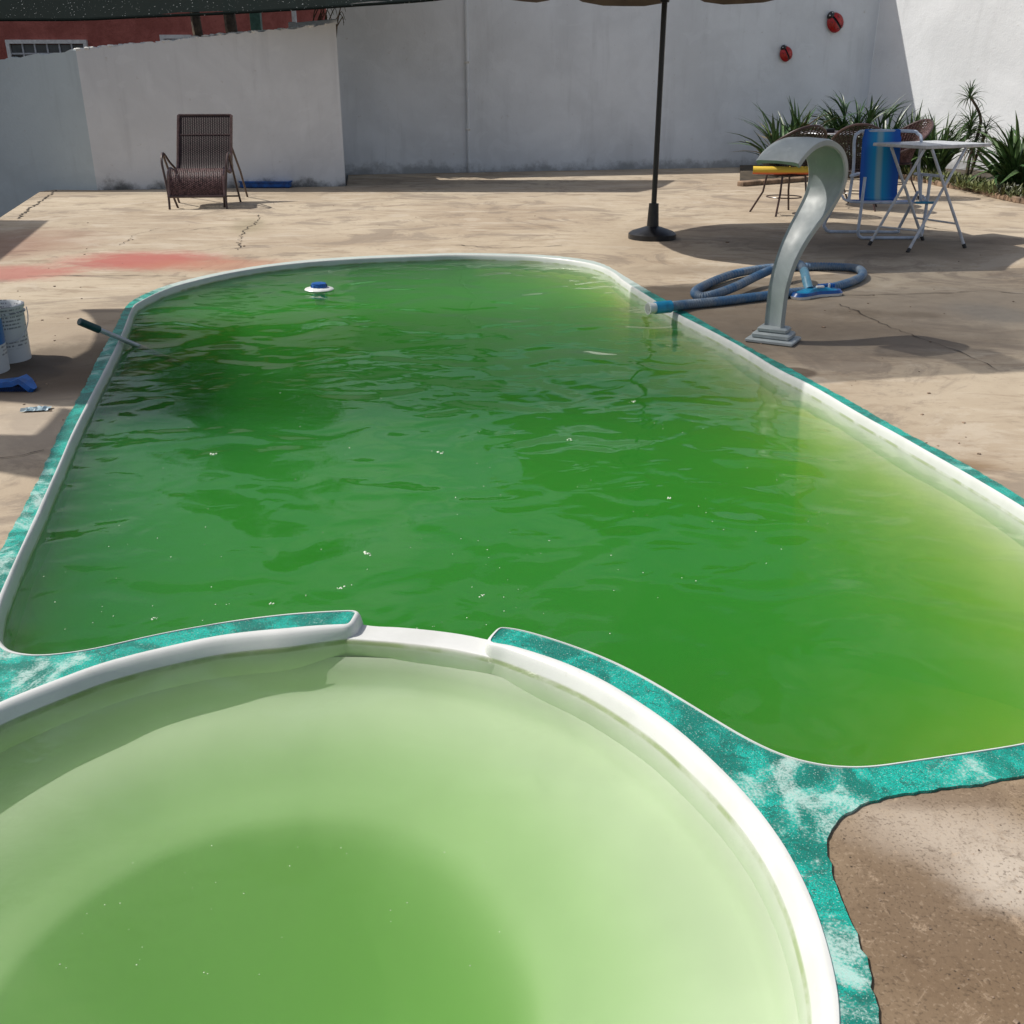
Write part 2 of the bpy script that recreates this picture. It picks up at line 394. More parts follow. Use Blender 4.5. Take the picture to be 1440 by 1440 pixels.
M['wicker_pink'] = plain('dusty_pink_wicker', (.115, .066, .066), .55, var=.35, scale=40, spec=.25)
M['grey_metal'] = plain('white_enamel_tube', (.50, .52, .55), .35, var=.12)
M['blue_grey_metal'] = plain('pale_blue_enamel_tube', (.50, .57, .68), .35, var=.12)
M['rubber'] = plain('black_rubber', (.02, .02, .02), .6)
M['fibre'] = None
def fibre():
    t = NT('grey_fibreglass'); p = t.objco(); n = t.noise(p, 5, 5, .6, .5); f = t.noise(t.scale(p, (1, 1, .4)), 26, 5, .7)
    c = t.mix(t.ramp(n, .3, .7), (.26, .295, .305), (.36, .40, .41)); c = t.mix(t.ramp(f, .58, .75, 0, .4), c, (.56, .58, .58))
    return t.done(c, .38, None, t.bump(f, .12, .004), .5)
M['fibre'] = fibre()
def hosemat():
    t = NT('blue_grey_hose'); p = t.objco(); n = t.noise(p, 7, 4, .6, .4); f = t.noise(p, 60, 4, .7)
    c = t.mix(t.ramp(n, .4, .62), (.17, .22, .28), (.06, .15, .28)); c = t.mix(t.ramp(f, .56, .7, 0, .55), c, (.04, .07, .12))
    return t.done(c, .45, None, t.bump(f, .3, .002), .4)
M['hose'] = hosemat()
M['cyan'] = plain('bright_blue_plastic', (.012, .25, .46), .35, var=.15)
M['blue'] = plain('blue_plastic', (.008, .10, .38), .35, var=.25)
M['navy'] = plain('deep_blue_plastic', (.004, .035, .14), .35, var=.3)
M['white_plastic'] = plain('white_plastic', (.70, .71, .70), .35, var=.08)
M['teal_grip'] = plain('dark_teal_grip', (.005, .06, .07), .5)
M['alu'] = plain('aluminium_tube', (.50, .52, .56), .35, metal=.3, var=.1)
M['leaf'] = plain('dark_green_leaf', (.035, .085, .025), .4, var=.45, scale=9)
M['leaf2'] = plain('mid_green_leaf', (.07, .125, .04), .42, var=.4, scale=9)
M['leaf_dry'] = plain('dry_leaf', (.26, .19, .08), .7, var=.3)
M['soil'] = plain('dark_soil', (.06, .045, .028), .95, var=.4, scale=6, bump=.8)
M['kerb'] = plain('weathered_kerb', (.22, .15, .10), .9, var=.35, scale=8, bump=.6)
M['crust'] = plain('brown_mortar_crust', (.24, .175, .125), .95, var=.45, scale=30, bump=.6)
M['crack'] = plain('crack_dirt', (.06, .045, .032), .95, var=.4, scale=15)
M['lady_red'] = plain('red_glazed_shell', (.42, .015, .015), .3)
M['lady_black'] = plain('black_glaze', (.012, .012, .016), .3)
M['umbrella'] = plain('taupe_canvas', (.17, .142, .125), .85, var=.12, scale=8)
M['black_metal'] = plain('black_metal', (.012, .013, .016), .35)
M['noodle'] = None
def noodle():
    t = NT('yellow_foam'); p = t.objco(); n = t.noise(p, 8, 3)
    z = t.n('ShaderNodeSeparateXYZ'); t.set(z.inputs[0], p)
    c = t.mix(t.ramp(z.outputs[2], -.005, -.03), (.72, .50, .07), (.65, .14, .06)); return t.done(t.mix(t.ramp(n, .5, .8, 0, .2), c, (.6, .4, .1)), .7, None, t.bump(n, .2, .003), .2)
M['noodle'] = noodle()

# ------------------------------------------------------------ pool outlines (from points on the ground plane)
main_px = [(0,840),(45,740),(87,647),(101,612),(128,559),(150,516),(162,492),(173,468),(180,448),(187,432),(194,427),(227,410),(272,396),(340,381),(422,370),(512,364),(591,361),(647,359),(700,360),(756,362),(805,367),(842,374),(865,385),(876,396),(910,417),(940,437),(1000,467),(1052,495),(1094,522),(1144,545),(1211,586),(1260,612),(1312,642),(1372,676),(1440,717)]
main_near_px = [(1440,1052),(1350,1066),(1275,1077),(1235,1083),(1200,1085),(1155,1082),(1102,1069),(1050,1045),(994,1011),(945,981),(900,955),(850,930),(800,911),(760,898),(730,890)]
kid_r_px = [(720,912),(760,924),(800,938),(850,961),(900,992),(949,1026),(1001,1072),(1050,1122),(1095,1180),(1125,1232),(1147,1282),(1162,1328),(1174,1375),(1182,1425)]
kid_l_px = [(0,992),(42,975),(83,959),(139,938),(194,923),(250,910),(305,898),(361,891),(400,888),(440,884),(478,882)]
main_l_px = [(478,864),(440,866),(400,869),(333,877),(250,891),(194,903),(139,916),(97,923),(55,927),(28,925),(11,921),(0,914)]
outer_l_px = [(0,779),(28,727),(56,675),(79,620),(98,583),(118,548),(134,513),(149,486),(162,462),(170,446),(177,431)]
outer_far_px = [(192,420),(226,405),(271,392),(340,378),(422,367),(512,361),(591,358.3),(647,356.6),(700,357.4),(756,359),(805,363),(846,370),(876,388),(910,409),(962,438),(1011,466),(1056,492),(1112,520),(1150,542),(1187,561),(1237,590),(1294,622),(1342,646),(1387,672),(1440,704)]
outer_right_px = [(1440,1096),(1380,1106),(1312,1113),(1237,1127),(1200,1142),(1172,1160),(1160,1184),(1166,1222),(1185,1274),(1207,1322),(1222,1367),(1234,1440)]
def P2(l): return [px(*q).xy for q in l]
def circ_fit(pts):
    import numpy as np
    A = np.array([[2*p[0], 2*p[1], 1] for p in pts]); b = np.array([p[0]**2+p[1]**2 for p in pts])
    s = np.linalg.lstsq(A, b, rcond=None)[0]; return s[0], s[1], sqrt(s[2]+s[0]**2+s[1]**2)
kr, kl = P2(kid_r_px), P2(kid_l_px)
KX, KY, KR = circ_fit(kr + kl)
print('kid circle', KX, KY, KR)
mainP = P2(main_px)
# right side off-frame: go on along the right edge, then round back to the near edge
nearP = P2(main_near_px)
r_dir = (mainP[-1] - mainP[-6]).normalized()
mr = mainP[-1]
n0 = nearP[0]
corner = [mr + r_dir*.25, mr + r_dir*.5 + Vector((-.0, -.02)), mr + r_dir*.68 + Vector((-.03,-.05))]
def bez(a, b, c, d, n):
    return [a*(1-t)**3+b*3*t*(1-t)**2+c*3*t*t*(1-t)+d*t**3 for t in [k/n for k in range(1, n)]]
nd = (nearP[0]-nearP[1]).normalized()
rgt = bez(mr, mr + r_dir*.75, n0 + nd*.42, n0, 9)
fl = P2(main_l_px)
a0 = fl[-1]; d0 = (fl[-1]-fl[-2]).normalized(); b0 = mainP[0]; e0 = (mainP[0]-mainP[1]).normalized()
lft = bez(a0, a0 + Vector((-.05, .03)), b0 + e0*.07, b0, 4)
# kid circle rest (below the frame) by the fitted circle
ang_r = atan2(kr[-1].y-KY, kr[-1].x-KX); ang_l = atan2(kl[0].y-KY, kl[0].x-KX)
if ang_l > ang_r: ang_l -= 2*pi
rest = []
NR = 26
rr0 = (kr[-1]-Vector((KX,KY))).length; rr1 = (kl[0]-Vector((KX,KY))).length
for k in range(1, NR):
    t = k/NR; a = ang_r + (ang_l-ang_r)*t; rr = rr0 + (rr1-rr0)*t
    rest.append(Vector((KX+rr*cos(a), KY+rr*sin(a))))
kid_ring = kr + rest + kl                      # clockwise from the right of the spillway to its left
main_ring_open = nearP                          # right ... to spillway right end
def rnd(a, b): return []
e1 = [px(708,887).xy, px(703,888).xy, px(699,892).xy, px(693,899).xy, px(690,904).xy, px(691,907).xy, px(700,909).xy]      # right end of the gap
e2 = [px(487,882).xy, px(491,880).xy, px(494,876).xy, px(499,867).xy, px(500,865.5).xy, px(496,863.5).xy]                  # left end
hole = mainP + rgt + nearP + e1 + kid_ring + e2 + fl + lft
def resample(pts, step, closed=True):
    out = []; n = len(pts)
    for i in range(n if closed else n-1):
        a = pts[i]; b = pts[(i+1) % n]; L = (b-a).length; k = max(1, int(round(L/step)))
        for j in range(k): out.append(a.lerp(b, j/k))
    if not closed: out.append(pts[-1])
    return out
def chaikin(pts, it=1):
    for _ in range(it):
        o = []; n = len(pts)
        for i in range(n):
            a = pts[i]; b = pts[(i+1) % n]; o += [a.lerp(b, .25), a.lerp(b, .75)]
        pts = o
    return pts
hole = chaikin(hole, 2)
hole = [p for i, p in enumerate(hole) if (p - hole[i-1]).length > 1e-4]
# outer outline
oL = P2(outer_l_px); oF = P2(outer_far_px); oR = P2(outer_right_px)
ro = bez(oF[-1], oF[-1] + r_dir*.85, oR[0] + nd*.58, oR[0], 9)
oa_r = atan2(oR[-1].y-KY, oR[-1].x-KX); orr = (oR[-1]-Vector((KX,KY))).length
oa_l = radians(148) - 2*pi
orest = [Vector((KX+(orr+(KR+.12-orr)*k/24)*cos(oa_r+(oa_l-oa_r)*k/24), KY+(orr+(KR+.12-orr)*k/24)*sin(oa_r+(oa_l-oa_r)*k/24))) for k in range(1, 25)]
lj = bez(orest[-1], orest[-1] + Vector((.04,.12)), oL[0] - (oL[1]-oL[0]).normalized()*.16, oL[0], 6)
outer = chaikin(oL + oF + ro + oR + orest + lj, 2)
from mathutils import noise as mn_
outer = resample(outer, .012)
outer = [p + Vector((mn_.noise(Vector((p.x*14, p.y*14, 0))), mn_.noise(Vector((p.x*14, p.y*14, 9)))))*.006 + Vector((mn_.noise(Vector((p.x*60, p.y*60, 0))), mn_.noise(Vector((p.x*60, p.y*60, 9)))))*.0045 for p in outer]
# ------------------------------------------------------------ flat polygons with holes
def cdt_mesh(name, loops, z, mat, parent=None, extra=None, inside_test=None, zf=None):
    """loops[0] outer, others holes"""
    vs = []; es = []
    for lp in loops:
        n0 = len(vs); vs += [Vector((p[0], p[1])) for p in lp]; es += [(n0+i, n0+(i+1) % len(lp)) for i in range(len(lp))]
    if extra: vs += [Vector(e) for e in extra]
    r = delaunay_2d_cdt(vs, es, [], 0, 1e-6)
    def pip(q, lp):
        c = False; j = len(lp)-1
        for i in range(len(lp)):
            a, b = lp[i], lp[j]
            if (a[1] > q[1]) != (b[1] > q[1]) and q[0] < (b[0]-a[0])*(q[1]-a[1])/(b[1]-a[1])+a[0]: c = not c
            j = i
        return c
    fs = []
    for f in r[2]:
        q = sum((r[0][i] for i in f), Vector((0,0)))/len(f)
        if pip(q, loops[0]) and not any(pip(q, h) for h in loops[1:]): fs.append(list(f))
    mb = MB(); mb.v = [Vector((v[0], v[1], zf(v) if zf else z)) for v in r[0]]; mb.f = fs
    o = mb.obj(name, mat, parent, smooth=False)
    return o
deckL0 = px(0,306).xy; deckL1 = px(57,269).xy
BW0 = px(137,267.5).xy; BWB = px(486,262).xy; CORN = px(1208,232).xy; RW1 = px(1380,243).xy
rwd = (RW1-CORN).normalized()
twd = Vector((cos(radians(14)), sin(radians(14))))
_r = px(478,262).xy; _k = (CORN.y - twd.y/twd.x*CORN.x)/(_r.y/_r.x - twd.y/twd.x)      # where the tall wall meets the sight line past the low wall's end
TWL = Vector((_k, _k*_r.y/_r.x)) + twd*.12
TWL0 = TWL - twd*.9
RWE = CORN + rwd*11
deck = [Vector((-5.6,-4)), Vector((-5.6,7.5)), deckL0, deckL1, px(89,267).xy + Vector((0,.3)), BW0+Vector((0,.12)), BWB+Vector((0,.12)), TWL+Vector((0,.1)), CORN+Vector((.05,.1)), RWE+Vector((.1,.1)), Vector((14,-4))]
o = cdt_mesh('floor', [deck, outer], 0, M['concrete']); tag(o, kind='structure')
mb = MB()
for i in range(len(deck)):
    a = deck[i]; b = deck[(i+1) % len(deck)]
    mb.add([(a.x,a.y,0),(b.x,b.y,0),(b.x,b.y,-.7),(a.x,a.y,-.7)], [[0,1,2,3]])
mb.obj('deck_edge', M['kerb'], o, smooth=False)
floor = o
mb = MB(); mb.add([(-200,-200,-.66),(200,-200,-.66),(200,8,-.66),(-200,8,-.66)], [[0,1,2,3]])
g = cdt_mesh('ground', [[Vector((-250,-250)),Vector((250,-250)),Vector((250,250)),Vector((-250,250))], [Vector((-5,-3.5)),Vector((-5,10)),Vector((5,10)),Vector((5,-3.5))]], -.66, M['soil']); tag(g, kind='structure')

# ------------------------------------------------------------ pool shell
shell = thing('swimming_pool', (0, 4, 0), 'fibreglass swimming pool and round paddling pool with teal glitter painted coping', 'swimming pool')
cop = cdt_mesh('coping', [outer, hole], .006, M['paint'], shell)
# teal skirt outside
mb = MB(); n = len(outer)
vs = []; fs = []
for p in outer: vs += [(p.x,p.y,.006),(p.x,p.y,-.06)]
for i in range(n): j = (i+1) % n; fs.append([2*i,2*j,2*j+1,2*i+1])
mb.add(vs, fs); mb.obj('coping_skirt', M['paint'], shell)
WZ = -.030
def inset_ring(pts, prof):
    n = len(pts); rows = []
    area = sum(pts[i].x*pts[(i+1)%n].y-pts[(i+1)%n].x*pts[i].y for i in range(n))
    sg = 1 if area > 0 else -1
    for i in range(n):
        t = (pts[(i+2) % n]+pts[(i+1) % n]-pts[i-1]-pts[i-2]).normalized(); nrm = Vector((-t.y, t.x))*sg
        rows.append([(pts[i]+nrm*off, z) for off, z in prof])
    vs = []; fs = []; m = len(prof)
    for r in rows: vs += [(q.x, q.y, z) for q, z in r]
    for i in range(n):
        j = (i+1) % n
        for k in range(m-1): fs.append([i*m+k, j*m+k, j*m+k+1, i*m+k+1])
    return vs, fs
profA = [(0,.006),(.0005,.0085),(.003,.0085),(.006,.007),(.009,.003),(.012,-.004),(.014,-.012),(.016,-.022),(.018,-.032),(.022,-.06),(.024,-.10),(.012,-.14),(.0,-.2)]
profB = [(0,.006),(.002,.0092),(.008,.0098),(.015,.008),(.021,.003),(.026,-.005),(.031,-.014),(.036,-.024),(.040,-.034),(.043,-.06),(.045,-.10),(.03,-.14),(.02,-.2)]
def rimprof(pts):
    n = len(pts); area = sum(pts[i].x*pts[(i+1)%n].y-pts[(i+1)%n].x*pts[i].y for i in range(n)); sg = 1 if area > 0 else -1
    m = len(profA); vs = []; fs = []; ks = []
    for p in pts:
        r = (p-Vector((KX,KY))).length; ks.append(max(0, min(1, (KR+.045-r)/.03)))
    for c_ in (px(690,906).xy, px(489,882).xy): ks = [k_*max(0, min(1, ((p-c_).length-.01)/.10)) for k_, p in zip(ks, pts)]
    ks = [sum(ks[(i+d) % n] for d in range(-4, 5))/9 for i in range(n)]
    from mathutils import noise as mn
    for i in range(n):
        t = (pts[(i+2) % n]+pts[(i+1) % n]-pts[i-1]-pts[i-2]).normalized(); nr = Vector((-t.y, t.x))*sg
        wv = mn.noise(Vector((pts[i].x*3.1, pts[i].y*3.1, 0)))*.0035
        for k in range(m):
            o_ = profA[k][0]*(1-ks[i])+profB[k][0]*ks[i]; z = profA[k][1]*(1-ks[i])+profB[k][1]*ks[i]
            if k > 2: o_ += wv
            q = pts[i]+nr*o_; vs.append((q.x, q.y, z))
    for i in range(n):
        j = (i+1) % n
        for k in range(m-1): fs.append([i*m+k, j*m+k, j*m+k+1, i*m+k+1])
    return vs, fs
vs, fs = rimprof(hole)
mb = MB(); mb.add(vs, fs); mb.obj('white_rim', M['gel'], shell, smooth=True)
# main basin wall below the rim and its floor, as closed loops of each basin
gapR = px(704,888).xy; gapL = px(503,865).xy
main_loop = chaikin(mainP + rgt + nearP + [px(640,884).xy, px(560,874).xy] + fl + lft, 1)
kid_loop = chaikin(kr + rest + kl + [px(530,883).xy, px(580,886).xy, px(640,893).xy, px(690,904).xy], 1)
def basin(name, loop, top, inset0, steps, mat):
    n = len(loop); area = sum(loop[i].x*loop[(i+1)%n].y-loop[(i+1)%n].x*loop[i].y for i in range(n)); sg = 1 if area > 0 else -1
    cen = sum(loop, Vector((0,0)))/n
    if name == 'paddling_basin': cen = cen + Vector((-.09, 0))
    rows = []
    for i in range(n):
        t = (loop[(i+2) % n]+loop[(i+1) % n]-loop[i-1]-loop[i-2]).normalized(); nr = Vector((-t.y, t.x))*sg
        r = [(loop[i]+nr*inset0, top)]
        for off, z, toward in steps:
            q = loop[i]+nr*off; q = q.lerp(cen, toward); r.append((q, z))
        rows.append(r)
    m = len(steps)+1; vs = []; fs = []
    for r in rows: vs += [(q.x,q.y,z) for q, z in r]
    for i in range(n):
        j = (i+1) % n
        for k in range(m-1): fs.append([i*m+k, j*m+k, j*m+k+1, i*m+k+1])
    fs.append([i*m+m-1 for i in range(n)])
    mb = MB(); mb.add(vs, fs); o = mb.obj(name, mat, shell, smooth=False); o.data.polygons.foreach_set('use_smooth', [True]*len(o.data.polygons)); return o
basin('basin', main_loop, -.06, .014, [(.030,-.11,0),(.045,-.3,0),(.08,-.8,0),(.12,-1.05,0),(.16,-1.15,.03),(.16,-1.2,.3)], M['basin'])
basin('paddling_basin', kid_loop, -.06, .032, [(.050,-.085,0),(.058,-.115,0),(.078,-.13,0),(.12,-.14,0),(.17,-.155,0),(.18,-.185,.07),(.18,-.215,.14),(.18,-.235,.20),(.18,-.25,.27),(.18,-.27,.31),(.18,-.32,.335),(.18,-.41,.36),(.18,-.52,.385),(.18,-.62,.41),(.18,-.68,.44),(.18,-.71,.48),(.18,-.72,.56),(.18,-.72,.68),(.18,-.72,.95)], M['basin'])
# spillway floor between the two pools: shallow dished white sheet
rows = []
ZS = -.020
farp = [px(490,871,ZS), px(522,879,ZS), px(560,881,ZS), px(605,885,ZS), px(650,891,ZS), px(689,899,ZS), px(710,905,ZS)]
nearp_ = [px(480,906,ZS), px(520,910,ZS), px(560,912,ZS), px(605,916,ZS), px(640,921,ZS), px(683,928,ZS), px(704,931,ZS)]
mb = MB(); vs = []; fs = []
gap_arc = [px(472,882,0), px(530,883.5,0), px(580,886.5,0), px(640,894,0), px(690,905.5,0), px(722,914.5,0)]
A_ = smooth_path([farp[0]-Vector((.02,0,0))]+farp[1:-1]+[farp[-1]+Vector((.01,0,0))], 4); G_ = smooth_path(gap_arc, 6)
G_ = [G_[round(i_*(len(G_)-1)/(len(A_)-1))] for i_ in range(len(A_))]
DOWN = [(.028,-.0200),(.033,-.0225),(.037,-.028),(.040,-.037),(.043,-.06),(.045,-.10),(.03,-.14),(.02,-.2)]
for i_, (a, g) in enumerate(zip(A_, G_)):
    f_ = .36 + .44*sin(pi*i_/(len(A_)-1))**.7
    nr = (Vector((KX, KY, 0))-g); nr.z = 0; nr.normalize(); b = g + nr*.022*f_
    for t, z in ((.2,-.2),(-.02,-.09),(-.06,-.05),(-.05,-.032),(.05,-.0205),(.35,-.021),(.7,-.0205),(1,-.0190)):
        q = a.lerp(b, t); vs.append((q.x, q.y, z))
    for o_, z in DOWN: q = g + nr*o_*f_; vs.append((q.x, q.y, z))
K = 8+len(DOWN)
for i in range(len(A_)-1):
    for k in range(K-1): fs.append([i*K+k, (i+1)*K+k, (i+1)*K+k+1, i*K+k+1])
mb.add(vs, fs); mb.obj('spillway', M['gel'], shell)

# sloping underwater bench along the right side and round the near corner
bp = mainP[-8:] + rgt + nearP[:7]
bp = resample(bp, .12, False); mb = MB(); vs = []; fs = []
NX, NY, ST = 56, 74, .06; ox, oy = -.3, .55
for iy in range(NY):
    for ix in range(NX):
        X, Y = ox+ix*ST, oy+iy*ST; vs.append((X, Y, -1.26 + .90*math.exp(-((max(0, 1.6-X)/.95)**2+(max(0, Y-1.7)/1.75)**2))))
for iy in range(NY-1):
    for ix in range(NX-1): fs.append([iy*NX+ix, iy*NX+ix+1, (iy+1)*NX+ix+1, (iy+1)*NX+ix])
def _in(q, lp):
    c = False; j = len(lp)-1
    for i in range(len(lp)):
        a, b = lp[i], lp[j]
        if (a[1] > q[1]) != (b[1] > q[1]) and q[0] < (b[0]-a[0])*(q[1]-a[1])/(b[1]-a[1])+a[0]: c = not c
        j = i
    return c
fs = [f for f in fs if _in(vs[f[0]], main_loop) or _in(vs[f[2]], main_loop)]
mb.add(vs, fs); bo_ = mb.obj('bench', M['basin'], shell, smooth=False); bo_.data.polygons.foreach_set('use_smooth', [True]*len(bo_.data.polygons))

def water_body(name, loop, z, bottom, mat, shrink=0.0):
    n = len(loop); vs = [(p.x,p.y,z) for p in loop]+[(p.x,p.y,bottom) for p in loop]
    fs = [list(range(n)), list(range(2*n-1, n-1, -1))]+[[i, i+n, (i+1)%n+n, (i+1)%n] for i in range(n)]
    mb = MB(); mb.add(vs, fs); o = mb.obj(name, mat, None, smooth=False); tag(o, kind='structure'); return o
def inset(loop, d):
    n = len(loop); area = sum(loop[i].x*loop[(i+1)%n].y-loop[(i+1)%n].x*loop[i].y for i in range(n)); sg = 1 if area > 0 else -1
    o = []
    for i in range(n):
        t = (loop[(i+1) % n]-loop[i-1]).normalized(); o.append(loop[i]+Vector((-t.y, t.x))*sg*d)
    return o
water_body('pool_water', inset(main_loop, .012), WZ, -1.35, M['water'])
water_body('paddling_pool_water', inset(kid_loop, .012), WZ+.009, -.9, M['water2'])

# ------------------------------------------------------------ cracks in the concrete
def crack(pts, wd, amp=.012):
    P = [px(*q) for q in pts]; out = []
    for i in range(len(P)-1):
        L = (P[i+1]-P[i]).length; k = max(2, int(L/.05))
        for j in range(k):
            q = P[i].lerp(P[i+1], j/k); out.append(q + Vector((random.uniform(-1,1), random.uniform(-1,1), 0))*amp)
    out.append(P[-1]); mb = MB(); vs = []; fs = []
    for i, q in enumerate(out):
        t = (out[min(i+1,len(out)-1)]-out[max(i-1,0)]).normalized(); nr = Vector((-t.y,t.x,0)); ww = wd*random.uniform(.15,1)
        if random.random() < .18: ww *= 1.6
        vs += [q+nr*ww+Vector((0,0,.004)), q-nr*ww+Vector((0,0,.004))]
    for i in range(len(out)-1): fs.append([2*i,2*i+1,2*i+3,2*i+2])
    mb.add(vs, fs); mb.obj('crack', M['crack'], floor, smooth=False)
crack([(80,268),(62,280),(43,293),(24,308)], .014, .02)
crack([(40,389),(120,388),(190,388),(262,389)], .005, .02)
crack([(1180,428),(1212,441),(1232,452),(1262,464),(1290,474),(1320,485),(1360,498),(1402,521)], .0045, .016)
crack([(1142,421),(1180,416),(1280,414),(1345,412),(1385,409),(1440,414)], .0045, .012)
crack([(1297,318),(1318,322),(1342,325)], .009, .015)
crack([(365,303),(358,315),(346,322),(336,338),(334,352)], .006, .025)
crack([(262,324),(290,321),(332,318)], .005, .02)
crack([(0,646),(30,641),(62,634)], .003, .006)
crack([(112,517),(135,512),(150,507)], .003, .006)
crack([(170,345),(190,330),(225,321)], .003, .02)
crack([(1190,1300),(1205,1340),(1218,1385),(1226,1440)], .0035, .003)
crack([(640,345),(700,349),(790,346)], .006, .02)

# ------------------------------------------------------------ walls
def wall_slab(name, a, b, ztops, mat, th=.15, zb=-.7, label=None, rough_top=0.0, back=1):
    """wall from a to b, ztops list of (t, z); thickness away from the camera"""
    d = (b-a).normalized(); nr = Vector((-d.y, d.x))*back
    vs = []; fs = []; n = 60 if rough_top else len(ztops)-1
    def zt(t):
        for i in range(len(ztops)-1):
            if t <= ztops[i+1][0]+1e-9:
                u = (t-ztops[i][0])/max(1e-9, ztops[i+1][0]-ztops[i][0]); return ztops[i][1]*(1-u)+ztops[i+1][1]*u
        return ztops[-1][1]
    ts = [k/n for k in range(n+1)] if rough_top else [q[0] for q in ztops]
    for t in ts:
        p = a.lerp(b, t); q = p+nr*th; z = zt(t)+(random.uniform(-1,1)*rough_top); z2 = z+random.uniform(-1,1)*rough_top
        vs += [(p.x,p.y,zb),(p.x,p.y,z),(q.x,q.y,z2),(q.x,q.y,zb)]
    m = len(ts)
    for i in range(m-1):
        for k in range(4): fs.append([4*i+k, 4*i+4+k, 4*i+4+(k+1)%4, 4*i+(k+1)%4])
    fs.append([0,1,2,3]); fs.append([4*m-4,4*m-3,4*m-2,4*m-1])
    mb = MB(); mb.add(vs, fs); o = mb.obj(name, mat, None, smooth=False, base=(a.x,a.y,0)); return o
def v3(p, z=0): return Vector((p.x, p.y, z))
lowdir = (BWB-BW0).normalized()
def topz(x, y): return pxw(x, y, v3(BW0), lowdir).z
L0 = BW0 + Vector((-4.2, .55))
ldir = (BW0-L0).normalized()
tz0 = pxw(0, 83, v3(L0), ldir); tz1 = topz(95,70)
tt = (tz0.xy-L0).length/(BW0-L0).length
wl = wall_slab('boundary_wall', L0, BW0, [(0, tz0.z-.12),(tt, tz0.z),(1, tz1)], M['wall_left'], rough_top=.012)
tag(wl, 'shaded bluish end of the low rendered wall at far left, beyond the deck edge', 'wall')
xs = [(95,70),(140,66),(200,61),(250,56),(300,49),(350,45),(400,41),(486,33)]
zt = []
for x, y in xs:
    q = pxw(x, y, v3(BW0), lowdir); zt.append((max(0, min(1, (q.xy-BW0).dot(lowdir)/(BWB-BW0).length)), q.z))
zt[0] = (0, tz1); zt[-1] = (1, zt[-1][1])
wm = wall_slab('boundary_wall', BW0, BWB, zt, M['wall_low'], rough_top=.014)
tag(wm, 'low grey rendered wall with crumbling white top behind the wicker lounger', 'wall')
mb = MB()      # ragged mortar along the crest
for k in range(150):
    t = random.random(); q = BW0.lerp(BWB, t) + Vector((0, random.uniform(.02,.12)))
    z = 0
    for i in range(len(zt)-1):
        if zt[i][0] <= t <= zt[i+1][0]: u = (t-zt[i][0])/max(1e-6, zt[i+1][0]-zt[i][0]); z = zt[i][1]*(1-u)+zt[i+1][1]*u
    s_ = random.uniform(.015,.05); mb.bevbox((q.x,q.y,z+.003), (s_*1.8, s_*1.2, s_*.7), s_*.2, Matrix.Rotation(random.uniform(0,3),3,'Z'))
cr = mb.obj('mortar_crumbs', M['white_paint'], wm); cr['kind'] = 'stuff'
WH = 3.0
tw = wall_slab('boundary_wall', TWL-twd*.14, CORN, [(0,WH+.1),(1,WH+.1)], M['wall'], th=.10)
rt = wall_slab('boundary_wall', BWB+Vector((.0,.02)), TWL-twd*.16, [(0,zt[-1][1]),(1,zt[-1][1])], M['wall_low'], th=.12)
tag(rt, 'short low return wall running back from the low wall to the tall wall', 'wall')
tag(tw, 'tall grey-white wall in shade with two red ladybirds mounted on it', 'wall')
rw = wall_slab('boundary_wall', CORN+twd*.002, RWE, [(0,WH),(1,WH)], M['wall_white'], th=.18)
tag(rw, 'sunlit bright white wall behind the garden bed on the right', 'wall')
def on_wall(x, y, off=.02):
    q = pxw(x, y, v3(CORN), twd); n = Vector((twd.y, -twd.x, 0)); return q + n*off, n
# conduit on the tall wall
q0, nn_ = on_wall(655, -30); q1, _ = on_wall(655, 0); 
mb = MB(); mb.tube([Vector((q1.x,q1.y,2.98)), Vector((q1.x,q1.y,.0))], .022, 8)
t_ = thing('wall_conduit', (q1.x,q1.y,0), 'pale vertical conduit running up the tall grey wall', 'pipe'); mb.obj('tube', M['wall'], t_)
for z in (.6, 1.5, 2.4): mb = MB(); mb.bevbox((q1.x,q1.y,z), (.07,.05,.03), .005); mb.obj('clip', M['white_paint'], t_)

# ladybirds
def ladybird(x, y, s, ang, label):
    c, n = on_wall(x, y, .03); R = Matrix((twd.to_3d(), Vector((0,0,1)), n)).transposed() @ Matrix.Rotation(ang, 3, 'Z')
    t = thing('ladybird_ornament', c, label, 'wall ornament', 'ladybird ornaments on the tall wall')
    def dome(cx, cy, rx, ry, hgt, half=None):
        vs = []; fs = []; a0, a1 = (0, 2*pi) if half is None else half; N = 16; Mx = 5
        for i in range(Mx+1):
            ph = i/Mx*pi/2
            for k in range(N+1):
                th = a0+(a1-a0)*k/N; vs.append(c + R @ Vector((cx+rx*cos(ph)*cos(th), cy+ry*cos(ph)*sin(th), hgt*sin(ph))))
        for i in range(Mx):
            for k in range(N): fs.append([i*(N+1)+k,i*(N+1)+k+1,(i+1)*(N+1)+k+1,(i+1)*(N+1)+k])
        m = MB(); m.add(vs, fs); return m
    dome(0, 0, s*.40, s*.5, s*.16).obj('body', M['lady_black'], t)
    for sgn in (-1, 1):
        m = dome(sgn*s*.06, 0, s*.42, s*.5, s*.24, (pi/2, 3*pi/2) if sgn < 0 else (-pi/2, pi/2)); 
        w_ = m.obj('wing_case', M['lady_red'], t)
        for (dx, dy) in ((.22, .18), (.26, -.12), (.13, -.3)):
            dome(sgn*s*dx, s*dy, s*.055, s*.055, s*.235).obj('wing_spot', M['lady_black'], w_)
    hd = dome(0, s*.48, s*.24, s*.18, s*.2).obj('head', M['lady_black'], t)
    for sgn in (-1, 1): dome(sgn*s*.1, s*.55, s*.05, s*.05, s*.2).obj('eye', M['white_plastic'], t)
